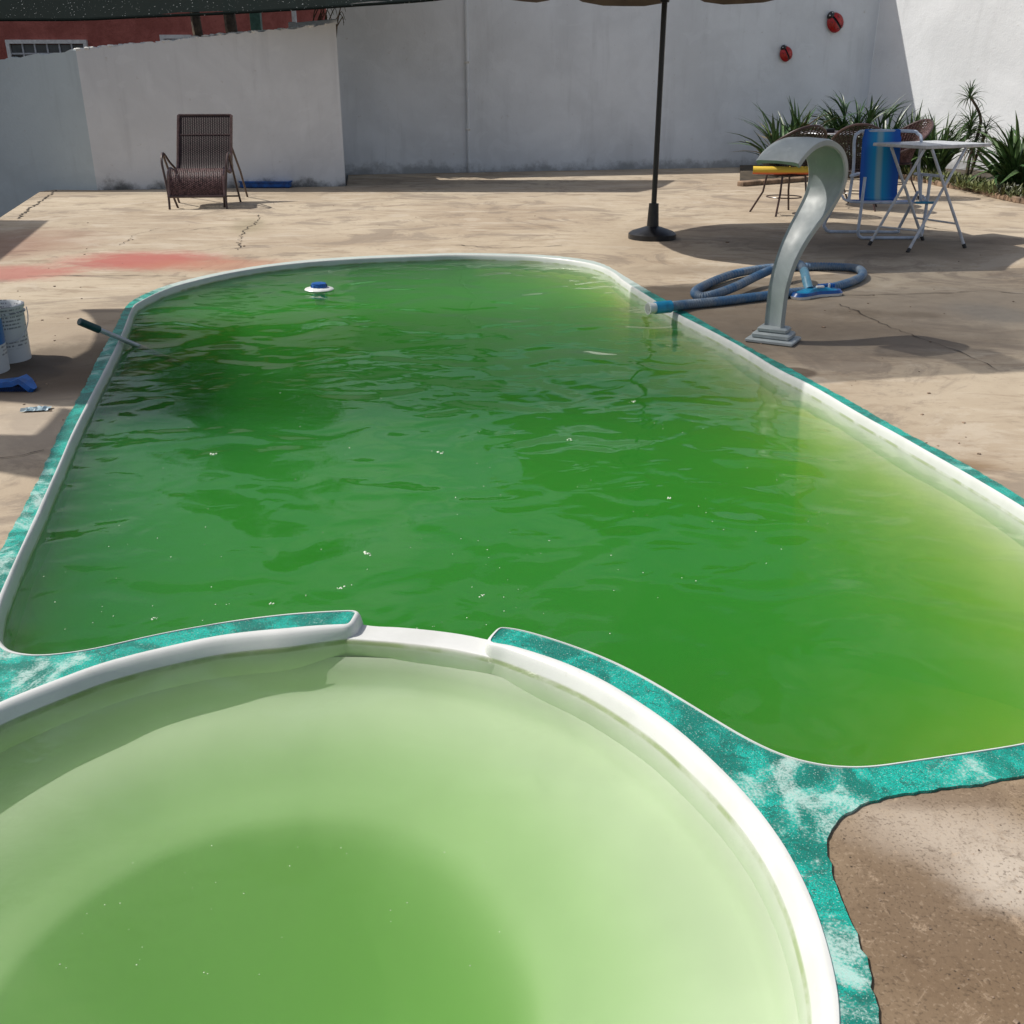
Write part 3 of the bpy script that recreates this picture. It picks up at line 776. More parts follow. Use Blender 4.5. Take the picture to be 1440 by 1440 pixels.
ladybird(1173, 32, .28, .75, 'larger red and black ladybird ornament high on the tall grey wall, nearer the corner')
ladybird(1104, 76, .215, .55, 'smaller red and black ladybird ornament lower on the tall grey wall')

# ------------------------------------------------------------ red building beyond the low wall
RBY = 22.0
def rb(x, y, off=0): return pxw(x, y, Vector((0, RBY-off, 0)), Vector((1,0,0)))
t_ = thing('red_building', (-8, RBY, -.66), 'rough red stucco building behind the low wall under the dark net', 'building')
xr = rb(487, 30).x
mb = MB(); mb.box(((xr-24)/2, RBY+2, 2.2), (xr+24, 4, 5.8)); mb.obj('wall', M['red'], t_, smooth=False)
def window(x0, y0, x1, zb, ncol, nrow):
    a = rb(x0, y0, .03); b = rb(x1, y0, .03); zt_ = a.z; wx = b.x-a.x; hh = zt_-zb
    mb = MB(); f = .07
    mb.box(((a.x+b.x)/2, RBY-.03, zt_-f/2), (wx, .09, f)); mb.box(((a.x+b.x)/2, RBY-.03, zb+f/2), (wx, .09, f))
    for X in (a.x+f/2, b.x-f/2): mb.box((X, RBY-.03, (zt_+zb)/2), (f, .088, hh-2*f))
    fo = mb.obj('window_frame', M['white_paint'], t_, smooth=False)
    iw = wx-2*f; ih = hh-2*f
    for i in range(ncol):
        for j in range(nrow):
            m = MB(); m.box((a.x+f+iw*(i+.5)/ncol, RBY-.015, zb+f+ih*(j+.5)/nrow), (iw/ncol-.03, .02, ih/nrow-.03)); m.obj('pane', M['glass_dark'], fo, smooth=False)
    m = MB()
    for i in range(1, ncol): m.box((a.x+f+iw*i/ncol, RBY-.032, zb+hh/2), (.03, .03, ih))
    for j in range(1, nrow): m.box((a.x+wx/2, RBY-.0325, zb+f+ih*j/nrow), (iw, .026, .03))
    m.obj('glazing_bar', M['grey_metal'], fo, smooth=False)
wz = rb(8, 82).z
window(8, 56, 122, wz-.35, 6, 3)
window(225, 49, 269, rb(240,60).z-.4, 2, 2)
def trunk(x, wpx, label, Y):
    b = pxw(x, 40, Vector((0,Y,0)), Vector((1,0,0))); r = wpx/2*Y/1521
    t = thing('tree', (b.x, Y, -.66), label, 'tree', 'trees behind the low wall')
    pts = [(b.x+random.uniform(-.02,.02), Y, -.66), (b.x, Y, .6), (b.x+.04, Y, 1.4), (b.x-.02, Y, 2.2), (b.x+.03, Y, 3.4), (b.x, Y+.1, 4.4)]
    m = MB(); m.tube(smooth_path(pts, 4), r, 9, rf=lambda u: 1.25-.5*u); m.obj('trunk', M['bark'], t)
    m = MB()
    for k in range(2600):
        a = random.uniform(0, 2*pi); z = random.uniform(3.0, 5.9); rr_ = random.uniform(0,1)**.5*1.25*sqrt(max(.05, 1-((z-4.4)/1.6)**2))*(1+.25*sin(a*3+z*4))
        c = Vector((b.x+rr_*cos(a), Y+rr_*sin(a)*.8, z)); R = Matrix.Rotation(random.uniform(0,6),3,'Z') @ Matrix.Rotation(random.uniform(-1,1),3,'X')
        m.add([c+R@Vector(v) for v in ((-.1,0,0),(0,-.04,0),(.1,0,0),(0,.04,.02))], [[0,1,2,3]])
    fo = m.obj('foliage', M['leaf'], t, smooth=False); fo['kind'] = 'stuff'
trunk(278, 14, 'dark slender tree trunk left of its neighbour, before the red building', 17.0)
trunk(326, 17, 'thicker dark tree trunk beside the green post, before the red building', 16.5)
g_ = pxw(361, 40, Vector((0,16,0)), Vector((1,0,0)))
m = MB(); m.bevbox((g_.x, 16, 1.4), (.15, .12, 4.2), .01); o = m.obj('post', M['green_post'], None, base=(g_.x,16,-.66)); tag(o, 'green painted post standing behind the low wall', 'post')
g_ = pxw(414, 28, Vector((0,16,0)), Vector((1,0,0)))
m = MB(); m.tube([(g_.x,16,-.66),(g_.x,16,3.2)], .035, 8); o = m.obj('pipe', M['white_paint'], None, base=(g_.x,16,-.66)); tag(o, 'thin white vertical pipe beyond the low wall, right of the green post', 'pipe')
# grey gutter and twigs at the meeting of low and tall wall
a = pxw(412, 36, v3(BW0)+Vector((0,.5,0)), lowdir); b = pxw(474, 30, v3(BW0)+Vector((0,.5,0)), lowdir)
m = MB(); m.tube([a, b], .03, 8); m.bevbox(a, (.1,.08,.08), .01); o = m.obj('rain_gutter', M['wall'], None, base=tuple(a)); tag(o, 'short grey gutter lying behind the crest of the low wall', 'gutter')
t_ = thing('dry_shrub', (b.x-.42, b.y+.22, -.66), 'bare dark twigs poking over the low wall beside the tall wall', 'shrub')
m = MB()
for k in range(14):
    p0 = Vector((b.x-.42+random.uniform(-.05,.05), b.y+.22, -.66)); top = Vector((b.x+random.uniform(-.25,.08), b.y-.02, b.z+random.uniform(-.02,.22)))
    mid = p0.lerp(top, .8)+Vector((random.uniform(-.12,-.02),.05,.04)); m.tube(smooth_path([p0, mid, top, top+Vector((random.uniform(-.02,.1),0,-.08))], 4), .009, 5, rf=lambda u: 1.3-u)
m.obj('twigs', M['bark'], t_)

# ------------------------------------------------------------ shade nets
def ray_at(x, y, Y): return pxw(x, y, Vector((0,Y,0)), Vector((1,0,0)))
SD = Vector((sd.x/sd.z, sd.y/sd.z, 1))       # per metre of height, towards the sun
def net(name, poly, z, mat, label, group='shade nets over the yard', sag=.05, grp=True):
    vs = [Vector((p[0], p[1], 0)) + SD*z for p in poly]
    lp = [v.xy for v in vs]
    o = cdt_mesh(name, [lp], z, mat); tag(o, label, 'shade net', group if grp else None); return o
M['net'] = net_mat('dark_shade_net', (.02, .03, .028), .05)
M['net_pale'] = net_mat('thin_shade_net', (.05, .06, .055), .42)
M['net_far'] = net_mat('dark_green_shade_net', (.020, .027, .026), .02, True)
# visible hanging net at the top left, rising away behind the low wall
t_ = thing('shade_net', (-3, 13.2, 2), 'dark green shade net flecked with painted sun glints, hanging above the low wall', 'shade net')
bot = [ray_at(-520,34,12.95), ray_at(-120,29,12.95), ray_at(0,27.5,12.95), ray_at(110,27,12.95), ray_at(200,23,12.95), ray_at(300,19,12.95), ray_at(400,13.5,12.95), ray_at(500,7,12.95), ray_at(610,-1,12.95), ray_at(700,-14,12.95)]
rows = []
for j in range(9):
    u = j/8; rows.append([p + Vector((0, 1.9*u, .95*u + .12*sin(u*pi) + random.uniform(-.012,.012) + .02*sin(p.x*3+j))) for p in smooth_path(bot, 4)])
m = MB(); wn_ = len(rows[0])
for r in rows: m.v += r
for j in range(8):
    for i in range(wn_-1): m.f.append([j*wn_+i, j*wn_+i+1, (j+1)*wn_+i+1, (j+1)*wn_+i])
m.obj('mesh_cloth', M['net_far'], t_, smooth=True)
m = MB(); m.tube([p+Vector((0,0,-.003)) for p in smooth_path(bot, 4)], .018, 6); m.obj('hem', M['net_far'], t_)
for Y_, Z_ in ((13, bot[0].z), (14.8, 2.95)): m = MB(); m.tube([Vector((bot[0].x,Y_,-.66)), Vector((bot[0].x,Y_,Z_))], .05, 8); m.obj('post', M['black_metal'], t_)

def G(*q): return [px(a, b).xy for a, b in q]
# net over the left of the pool: its shadow has a scooped left end
left_sh = G((112,435),(122,440),(131,450),(135,463),(132,478),(124,492),(104,503),(78,509),(40,506),(0,503),(-140,505),(-300,520),(-300,560),(-80,563),(0,564),(85,572))
ls = left_sh + [Vector((-1.25, 3.81)), Vector((-1.55, 5.68))]
net('shade_net', ls, 2.6, M['net'], 'dark shade net over the left side of the pool, outside the picture')
rs = [Vector((-1.24, 3.81)), px(1130,541).xy, px(1238,533).xy, px(1440,521).xy, px(1700,515).xy, px(1660,372).xy, px(1230,381).xy, px(1075,391).xy, px(900,404).xy, Vector((-1.54,5.68))]
net('shade_net', rs, 2.62, M['net_pale'], 'thin shade net over the right side of the pool, outside the picture')
net('shade_net', G((-200,612),(0,611),(48,612),(66,596),(85,573),(104,576),(80,640),(64,674),(30,670),(0,664),(-200,640)), 2.5, M['net'], 'small unseen flap of dark cloth added to cast shade beside the left side of the pool, outside the picture')  # added out of view, cut to the outline of the shadow it casts
net('shade_net', G((-260,309),(69,310),(0,366),(-200,520),(-500,520)), 2.7, M['net'], 'unseen dark sheet added to shade the far left of the deck, outside the picture')  # added only to throw the dark corner on the far left floor
net('shade_net', G((1230,488),(1290,487),(1350,488),(1395,492),(1440,509),(1470,520),(1440,523),(1378,527),(1350,515),(1325,505),(1270,503),(1230,501)), 2.9, M['net_pale'], 'small overlapping scrap of shade net right of the pool, outside the picture')  # added shade caster, shaped as the far end of the spout's shadow

# ------------------------------------------------------------ parasol
UC = Vector((1.17, 8.55, 0))
t_ = thing('parasol', (UC.x, UC.y, 0), 'taupe octagonal parasol on a thin black pole beyond the pool', 'parasol')
R_ = 1.46; RZ = 1.955; AP = 2.45
vert = [Vector((UC.x+R_*cos(radians(30+45*k)), UC.y+R_*sin(radians(30+45*k)), RZ)) for k in range(8)]
apex = Vector((UC.x, UC.y, AP))
for k in range(8):
    a, b = vert[k], vert[(k+1) % 8]; m = MB(); rows = []
    for i in range(7):
        u = i/6; pa = apex.lerp(a, u); pb = apex.lerp(b, u); row = []
        for j in range(7):
            q = pa.lerp(pb, j/6); q.z -= .05*sin(pi*j/6)*u; row.append(q)
        rows.append(row)
    val = []
    for j in range(7):
        q = rows[-1][j].copy(); e = min(j, 6-j); q.z -= (.015, .075, .085, .08)[e]; q = q + (q-UC).to_2d().normalized().to_3d()*.006
        if j == 0: q = q.lerp(val[-1] if val else rows[-1][1], .06)
        val.append(q)
    rows.append(val)
    for r in rows: m.v += r
    for i in range(7):
        for j in range(6): m.f.append([i*7+j, i*7+j+1, (i+1)*7+j+1, (i+1)*7+j])
    m.obj('canopy_panel', M['umbrella'], t_)
    m = MB(); m.tube([apex+Vector((0,0,-.03)), a+Vector((0,0,-.02))], .008, 5); m.tube([Vector((UC.x,UC.y,1.95)), apex.lerp(a,.55)+Vector((0,0,-.03))], .006, 5); m.obj('rib', M['black_metal'], t_)
m = MB(); pb_ = Vector((UC.x, UC.y, 0)); m.tube([pb_, Vector((UC.x,UC.y,1.9)), apex], .022, 8); m.tube([Vector((UC.x,UC.y,1.76)), Vector((UC.x,UC.y,1.96))], .036, 10); m.obj('pole', M['black_metal'], t_)
m = MB(); m.lathe([(.2,0),(.2,.04),(.17,.06),(.05,.1),(.04,.28),(.03,.28)], pb_, 20); m.obj('base', M['black_metal'], t_)

# ------------------------------------------------------------ waterfall spout
sb = px(1087, 480)
t_ = thing('waterfall_spout', sb, 'grey fibreglass swan-neck waterfall spout on a stepped base beside the pool', 'pool fountain')
dd = Vector((-.80, -.60, 0)); ww_ = Vector((.60, -.80, 0))
RB = Matrix.Rotation(radians(-30), 3, 'Z')
m = MB()
m.bevbox(sb+Vector((0,0,.011)), (.235,.17,.022), .006, RB); m.obj('base_plate', M['fibre'], t_)
m = MB(); m.bevbox(sb+Vector((0,0,.035)), (.185,.13,.030), .008, RB); m.obj('base_step', M['fibre'], t_)
m = MB(); m.bevbox(sb+Vector((0,0,.062)), (.145,.095,.028), .008, RB); m.obj('base_step', M['fibre'], t_)
prof_ = [(0,.06,.105),(0,.16,.105),(-.005,.26,.107),(-.03,.36,.115),(-.075,.45,.13),(-.135,.53,.15),(-.20,.60,.172),(-.255,.67,.19),(-.283,.74,.205),(-.275,.81,.215),(-.235,.87,.222),(-.17,.91,.228),(-.09,.925,.232),(-.01,.91,.236),(.055,.875,.24),(.10,.835,.243)]
pp = smooth_path([Vector((a,b,c)) for a,b,c in prof_], 5)
rows = []
for i, q in enumerate(pp):
    tn = (pp[min(i+1,len(pp)-1)]-pp[max(i-1,0)]); L = sqrt(tn.x**2+tn.y**2); nx, nz = tn.y/L, -tn.x/L      # outward side
    c = sb + dd*q.x + Vector((0,0,q.y)); W = q.z; row = []
    for sgn, th in ((-1, .014), (1, .014)): pass
    ring = []
    # channel section: slab with raised rolled lips
    for u, hgt in ((-.5,.012),(-.47,.017),(-.42,.006),(-.2,0),(0,-.002),(.2,0),(.42,.006),(.47,.017),(.5,.012)): ring.append(c + ww_*W*u + (dd*nx+Vector((0,0,nz)))*hgt)
    for u, hgt in ((.5,-.010),(.42,-.016),(0,-.02),(-.42,-.016),(-.5,-.010)): ring.append(c + ww_*W*u + (dd*nx+Vector((0,0,nz)))*hgt)
    rows.append(ring)
m = MB(); nn = len(rows[0])
for r in rows: m.v += r
for i in range(len(rows)-1):
    for k in range(nn): m.f.append([i*nn+k, i*nn+(k+1)%nn, (i+1)*nn+(k+1)%nn, (i+1)*nn+k])
m.f.append(list(range(nn))); m.f.append([(len(rows)-1)*nn+k for k in range(nn)])
m.obj('blade', M['fibre'], t_)

# ------------------------------------------------------------ hose and vacuum head
hp = [px(928,432,.04), px(942,431,.045), px(968,428,.03), px(1010,424,.028), px(1060,418,.028), px(1110,412,.028), px(1160,406,.028), px(1195,397,.028), px(1213,387,.028), px(1206,378,.028), px(1175,375,.028), px(1130,375,.028), px(1080,377,.03), px(1030,386,.035), px(990,402,.03), px(977,412,.028), px(992,417,.03), px(1030,405,.05), px(1065,388,.07), px(1090,377,.10), px(1112,370,.11), px(1126,373,.10), px(1131,382,.08)]
t_ = thing('vacuum_hose', px(1000,424), 'blue-grey corrugated pool vacuum hose lying in a loop beside the spout', 'hose')
path = smooth_path(hp, 46); cnt = len(path)
m = MB(); vs = []; seg = 12
m.tube(path, .027, seg, rf=lambda u: 1.0)
for i in range(cnt):
    k = .90 if i % 4 in (0, 1) else 1.04
    c = path[i]
    for j in range(seg): m.v[i*seg+j] = c + (m.v[i*seg+j]-c)*k
m.obj('corrugated_tube', M['hose'], t_)
m = MB(); e0_ = px(921,433,.045); e1_ = px(943,431,.045); m.tube([e0_, e1_], .034, 14); m.obj('cuff', M['cyan'], t_)
m = MB(); m.tube([px(911,434,.045), e0_], .029, 14); m.lathe([(.02,0),(.033,0),(.033,.01),(.02,.01)], px(911,434,.045), 14, Vector((e0_-px(911,434,.045))).to_track_quat('Z','Y').to_matrix()); m.obj('end_fitting', M['white_plastic'], t_)
vh = px(1146,417)
t_ = thing('pool_vacuum', vh, 'blue butterfly-shaped pool vacuum head with white brush rim at the hose end', 'vacuum head')
vx = (px(1188,410)-px(1102,420)).normalized(); vy = Vector((-vx.y, vx.x, 0))
outl = [(-.185,-.03),(-.15,-.06),(-.08,-.055),(0,-.03),(.08,-.055),(.15,-.065),(.19,-.03),(.185,.025),(.14,.05),(.07,.04),(0,.055),(-.07,.04),(-.14,.045),(-.18,.02)]
ol = chaikin([Vector(q) for q in outl], 2)
def slab(ol, z0, z1, sc0=1, sc1=1):
    m = MB(); n = len(ol); vs = [vh+vx*p.x*sc0+vy*p.y*sc0+Vector((0,0,z0)) for p in ol]+[vh+vx*p.x*sc1+vy*p.y*sc1+Vector((0,0,z1)) for p in ol]
    m.add(vs, [list(range(n)), list(range(n,2*n))]+[[i,(i+1)%n,(i+1)%n+n,i+n] for i in range(n)]); return m
slab(ol, .002, .017, 1.0, 1.03).obj('brush_rim', M['white_plastic'], t_)
slab(ol, .0175, .036, 1.02, .93).obj('body', M['blue'], t_)
m = MB(); m.v = []; 
m = slab(ol, .0362, .052, .80, .45); m.obj('cover', M['cyan'], t_)
m = MB(); base_n = vh+vx*-.035+vy*.02+Vector((0,0,.045)); m.tube([base_n, px(1134,394,.09), px(1131,381,.083)], .027, 14); m.obj('neck', plain('pale_blue_plastic', (.12,.30,.42), .35), t_)
m = MB(); m.bevbox(vh+vx*.02+vy*-.012+Vector((0,0,.058)), (.05,.02,.014), .003, Matrix.Rotation(.3,3,'Z')); m.obj('latch', M['white_plastic'], t_)
for k in range(5):
    m = MB(); m.bevbox(vh+vx*(.05+.022*k)+vy*.012+Vector((0,0,.055)), (.012,.045,.022), .003, Matrix.Rotation(atan2(vx.y,vx.x)+.2,3,'Z')); m.obj('rib', M['blue'], t_)
m = MB(); m.bevbox(vh+vx*.085+vy*-.02+Vector((0,0,.060)), (.012,.012,.03), .003); m.obj('knob', M['white_plastic'], t_)

# ------------------------------------------------------------ floating chlorine dispenser
fc = px(449, 408, WZ)
t_ = thing('floating_dispenser', fc, 'round white floating chlorine dispenser with blue cap on the green water', 'pool float')
m = MB(); m.lathe([(.03,-.09),(.035,-.02),(.05,-.012),(.088,-.002),(.093,.006),(.088,.012),(.055,.019),(.05,.02)], fc, 28); m.obj('float_disc', M['white_plastic'], t_)
m = MB(); m.lathe([(.05,.018),(.05,.030),(.046,.036),(.046,.044),(.03,.048),(.01,.049)], fc, 24); cp = m.obj('cap', M['blue'], t_)
m = MB(); 
for k in range(12): m.bevbox(fc+Vector((.05*cos(k*pi/6), .05*sin(k*pi/6), .027)), (.006,.006,.016), .001)
m.obj('grip_ridge', M['blue'], cp)

# ------------------------------------------------------------ pole at the left edge, dipping in the water
pe = px(193,486,WZ-.002); pc = px(163,473.5,.035)
dr_ = (pc-pe).normalized()
a_, b_ = (111-720)/F, (720-450)/F
tip = pe + dr_*((pc-pe).length*1.55)
for k in range(400):      # walk along the pole until it shows at the grip's end
    q = pe + dr_*k*.005; zc = q.y*cos(PITCH)+(H-q.z)*sin(PITCH)
    if 720+F*q.x/zc < 112: tip = q; break
t_ = thing('pool_brush_pole', pe, 'aluminium pole with dark teal grip resting over the left coping into the water', 'pole')
m = MB(); m.tube([pe - dr_*.35, tip - dr_*.10], .0125, 10); m.obj('tube', M['alu'], t_)
m = MB(); m.tube([tip - dr_*.115, tip-dr_*.112, tip-dr_*.003, tip], .0185, 10, rf=lambda u: .8 if u in (0,1) else 1.0); m.obj('grip', M['teal_grip'], t_)

# ------------------------------------------------------------ plastic buckets
def labelmat(name, accent):
    t = NT(name); p = t.objco(); s3 = t.n('ShaderNodeSeparateXYZ'); t.set(s3.inputs[0], p)
    ang = t.math('ARCTAN2', s3.outputs[1], s3.outputs[0])
    z = s3.outputs[2]
    line = t.math('FRACT', t.math('MULTIPLY', z, 62)); line = t.ramp(line, .52, .58)
    cmb = t.n('ShaderNodeCombineXYZ'); t.set(cmb.inputs[0], ang); t.set(cmb.inputs[1], t.math('FLOOR', t.math('MULTIPLY', z, 62)))
    wd = t.noise(t.scale(cmb.outputs[0], (16, 3.1, 1)), 1, 2, .5, 0); ink = t.math('MULTIPLY', line, t.ramp(wd, .44, .48))
    blk = t.noise(t.scale(cmb.outputs[0], (.9, .21, 1)), 1, 1, .5, 0); ink = t.math('MULTIPLY', ink, t.ramp(blk, .44, .5))
    inz = t.math('MULTIPLY', t.ramp(z, .06, .07), t.ramp(z, .27, .26))
    ink = t.math('MULTIPLY', ink, inz)
    c = t.mix(t.math('MULTIPLY', ink, .75), (.60, .62, .63), (.10, .11, .13))
    if accent:
        m_ = t.math('MULTIPLY', t.ramp(z, .12, .122), t.ramp(z, .23, .228)); c = t.mix(t.math('MULTIPLY', m_, t.ramp(ang, accent[0], accent[0]+.02)), c, accent[1])
    return t.done(c, .4, None, None, .4)
def bucket(c, rb_, rt, hgt, label, mat, tilt=(0,0)):
    t = thing('plastic_bucket', c, label, 'bucket', 'white plastic buckets at the left')
    m = MB(); m.lathe([(rb_,0),(rb_+(rt-rb_)*.84, hgt*.84),(rt+.006,hgt*.85),(rt+.006,hgt*.87),(rt-.001,hgt*.875),(rt,hgt*.93),(rt+.005,hgt*.935),(rt+.006,hgt*.99),(rt-.004,hgt),(rt-.008,hgt*.97),(rb_-.005,.01)], (0,0,0), 36)
    bo = m.obj('pail', mat, t, world=False)
    m = MB(); hp_ = [Vector((rt*1.04*cos(a)*1.0, rt*1.04*sin(a), hgt*.9-.17*sin(a)*(1 if True else 0)*0-.0)) for a in [pi*k/12 for k in range(13)]]
    hp_ = [Vector(((rt+.012)*cos(pi*k/14), -(rt+.012)*sin(pi*k/14)-.004, hgt*.9-.13*sin(pi*k/14))) for k in range(15)]
    m.tube(hp_, .0022, 5); m.obj('handle', M['alu'], t, world=False)
    return t
b1 = bucket(px(12, 505), .098, .104, .255, 'white plastic bucket with dense print, the rear one of the two at left edge', labelmat('pail_print', None))
b1.rotation_euler = (0, 0, .6)
b2 = bucket(px(-27, 522), .118, .125, .33, 'white plastic bucket with blue panel, cut by the left edge in front of the other', labelmat('pail_print_blue', (-1.2, (.01,.14,.42))))
b2.rotation_euler = (0, 0, 0)

# ------------------------------------------------------------ blue brush head at the left edge
q = px(-6, 549)
t_ = thing('pool_brush', (q.x,q.y,0), 'dark blue plastic pool brush lying below the white buckets at left edge', 'brush')
m = MB(); rows = []
for (X, Yh, z, hw) in ((-.22,.0,.035,.030),(-.1,.0,.038,.030),(.02,.0,.040,.030),(.085,.005,.046,.036),(.115,.012,.056,.040),(.14,.006,.04,.036),(.162,-.006,.02,.026),(.172,-.01,.012,.014)):
    rows.append((q+Vector((X,Yh-hw,z)), q+Vector((X,Yh+hw,z*1.0))))
m.ribbon(rows, .022); m.obj('back', M['blue'], t_, smooth=False)
m = MB()
for i in range(46):
    for j in range(5): m.box(q+Vector((-.21+i*.0075, -.02+j*.01, .010)), (.003,.003,.022))
bo = m.obj('bristles', M['navy'], t_, smooth=False); bo['kind'] = 'stuff'
# clear crumpled plastic sachet
q = px(52, 577); m = MB(); N = 14; pts = []
for i in range(N):
    for j in range(6): pts.append(q+Vector(((i/(N-1)-.5)*.10, (j/5-.5)*.05+(i-N/2)*.0015, .004+random.random()*.012*(1 if 0<j<5 else .3))))
m.v = pts; m.f = [[i*6+j,(i+1)*6+j,(i+1)*6+j+1,i*6+j+1] for i in range(N-1) for j in range(5)]
t = NT('crumpled_clear_film'); t.b.inputs['Transmission Weight'].default_value = .35; t.done((.45,.60,.68), .15)
o = m.obj('plastic_wrapper', t.m, None, smooth=False, base=tuple(q)); tag(o, 'crumpled clear pale blue plastic wrapper on the concrete below the buckets', 'wrapper')
# blue plastic by the back wall behind the lounger
q = px(352, 266); t_ = thing('blue_basin', (q.x+.15,q.y+.3,0), 'flat blue plastic basin against the low wall behind the lounger', 'basin')
m = MB(); m.bevbox((q.x+.15,q.y+.3,.035), (.62,.32,.07), .012); m.obj('tray', M['blue'], t_)
m = MB()
for (dx,dy,sx,sy) in ((0,-.165,.64,.02),(0,.165,.64,.02),(-.315,0,.02,.31),(.315,0,.02,.31)): m.box((q.x+.15+dx,q.y+.3+dy,.075), (sx,sy,.014))
m.obj('rim', M['blue'], t_, smooth=False)

# ------------------------------------------------------------ wicker lounger
fl_, fr_ = px(243,297), px(315,291)
LX = (fr_-fl_); LW = .56; lx = LX.normalized(); lx = Vector((cos(.10), sin(.10), 0)); ly = Vector((-lx.y, lx.x, 0)); lc = (fl_+fr_)/2
def LP(u, v, z): return lc + lx*u + ly*v + Vector((0,0,z))
t_ = thing('wicker_lounger', lc, 'brown woven wicker lounge chair with curved arms facing the pool', 'lounge chair')
pf = smooth_path([Vector(q) for q in ((0,0,.13),(.0,.02,.24),(0,.07,.33),(0,.17,.385),(0,.32,.36),(0,.46,.33),(0,.55,.36),(0,.64,.47),(0,.74,.62),(0,.84,.76),(0,.93,.885))], 8)
hwL = LW/2
for sgn in (-1, 1):
    m = MB(); m.tube([LP(sgn*hwL, q.y, q.z) for q in pf], .0125, 7); m.obj('side_rail', M['brown_metal'], t_)
    m = MB(); m.tube(smooth_path([LP(sgn*(hwL+.01),-.02,0), LP(sgn*(hwL+.01),0,.14), LP(sgn*(hwL+.03),.03,.33), LP(sgn*(hwL+.045),.05,.45), LP(sgn*(hwL+.05),.12,.525), LP(sgn*(hwL+.05),.22,.53), LP(sgn*(hwL+.04),.38,.44), LP(sgn*(hwL+.02),.52,.37)], 6), .012, 7); m.obj('armrest', M['brown_metal'], t_)
    m = MB(); m.tube(smooth_path([LP(sgn*(hwL+.05),.16,.53), LP(sgn*(hwL+.05),.34,.36), LP(sgn*(hwL+.05),.55,.12), LP(sgn*(hwL+.05),.66,0)], 5), .0115, 7); m.obj('leg', M['brown_metal'], t_)
    m = MB(); m.tube([LP(sgn*hwL,.72,.58), LP(sgn*(hwL+.03),.98,.30), LP(sgn*(hwL+.045),1.22,0)], .0115, 7); m.obj('leg', M['brown_metal'], t_)
    m = MB(); m.tube([LP(sgn*(hwL-.04), .14,0), LP(sgn*(hwL-.02), .06,.14)], .0115, 7); m.obj('leg', M['brown_metal'], t_)
for pa_, pb2, rr2 in ((LP(-hwL-.01,-.005,.125), LP(hwL+.01,-.005,.125), .014), (LP(-hwL,.93,.885), LP(hwL,.93,.885), .0135), (LP(-hwL-.04,.60,.07), LP(hwL+.04,.60,.07), .009), (LP(-hwL,.79,.69), LP(hwL,.79,.69), .009)): m = MB(); m.tube([pa_, pb2], rr2, 7); m.obj('cross_bar', M['brown_metal'], t_)
def weave(pf, f, lo, hi, name, nstr, nrib, mt, par):
    m = MB(); tot = len(pf)-1
    for s_ in range(nstr):
        u = (lo+(hi-lo)*s_/(nstr-1))*tot; i = min(int(u), tot-1); q = pf[i].lerp(pf[i+1], u-i); tn = (pf[i+1]-pf[i]).normalized(); nz = Vector((0,-tn.z,tn.y))
        half = .0056 if name == 'seat_weave' else .0078; vs = []; fs = []; K = nrib*2
        for k in range(K+1):
            a = -hwL+.012+(2*hwL-.024)*k/K; off = .0045*(1 if (k+s_*1) % 2 else -1)
            for d in (-half, half):
                c = q + tn*d + nz*off; vs.append(LP(a, c.y, c.z))
        for k in range(K): fs.append([2*k,2*k+1,2*k+3,2*k+2])
        m.add(vs, fs)
    o = m.obj(name, mt, par, smooth=False); o['kind'] = 'stuff'; return o
weave(pf, None, .0, .52, 'seat_weave', 62, 14, M['wicker_pink'], t_)
weave(pf, None, .53, 1.0, 'back_weave', 80, 14, M['wicker'], t_)
for k in range(14):
    a = -hwL+.03+(2*hwL-.06)*k/13
    m = MB(); m.tube([LP(a, q.y-.000, q.z-.002) for q in pf[::3]], .0045, 4); m.obj('rib', M['wicker_pink'], t_)
m = MB()
for sgn in (-1,1):
    for i in range(0, len(pf)-1):
        for h_ in (0,.5):
            q = pf[i].lerp(pf[i+1], h_); tn = (pf[i+1]-pf[i]).normalized(); c = LP(sgn*hwL, q.y, q.z); n2 = (ly*-tn.z+Vector((0,0,tn.y)))
            m.tube([c+ (lx*cos(th)+n2*sin(th))*.0155 for th in [2*pi*k/6 for k in range(6)]], .0035, 4, closed=True)
o = m.obj('edge_wrap', plain('glossy_wicker_wrap', (.16,.11,.12), .18, spec=.8), t_); o['kind'] = 'stuff'

# ------------------------------------------------------------ folding table
t_b = [px(1222,345), px(1276,355), px(1298,338), px(1357,349)]
tc = [px(1228,202,.74), px(1303,206.5,.74), px(1394,203,.74)]; tc.append(tc[0]+tc[2]-tc[1])
t_ = thing('folding_table', px(1290,346), 'square white folding table with crossed tube legs near the garden bed', 'table')
cen = sum(tc, Vector((0,0,0)))/4
m = MB(); n = 4; vs = []
for z, s_ in ((.722,.985),(.726,1),(.744,1),(.748,.99)): vs += [Vector((cen.x+(p.x-cen.x)*s_, cen.y+(p.y-cen.y)*s_, z)) for p in tc]
fs = [[3,2,1,0],[12,13,14,15]]+[[4*r+k,4*r+(k+1)%4,4*r+4+(k+1)%4,4*r+4+k] for r in range(3) for k in range(4)]
m.add(vs, fs); m.obj('tabletop', M['grey_metal'], t_, smooth=False)
def topp(x): return None
exy = lambda f1, f2: tc[1].lerp(tc[0], f1) + (tc[2]-tc[1])*f2 + Vector((0,0,-.024))
tops = {0: exy(.0,.03), 2: exy(.78,.05), 1: exy(.12,.90), 3: exy(.04,.04)}
legs = [(t_b[0], exy(.03,.05)), (t_b[2], exy(.80,.06)), (t_b[1], exy(.10,.80)), (t_b[3], exy(.06,.07))]
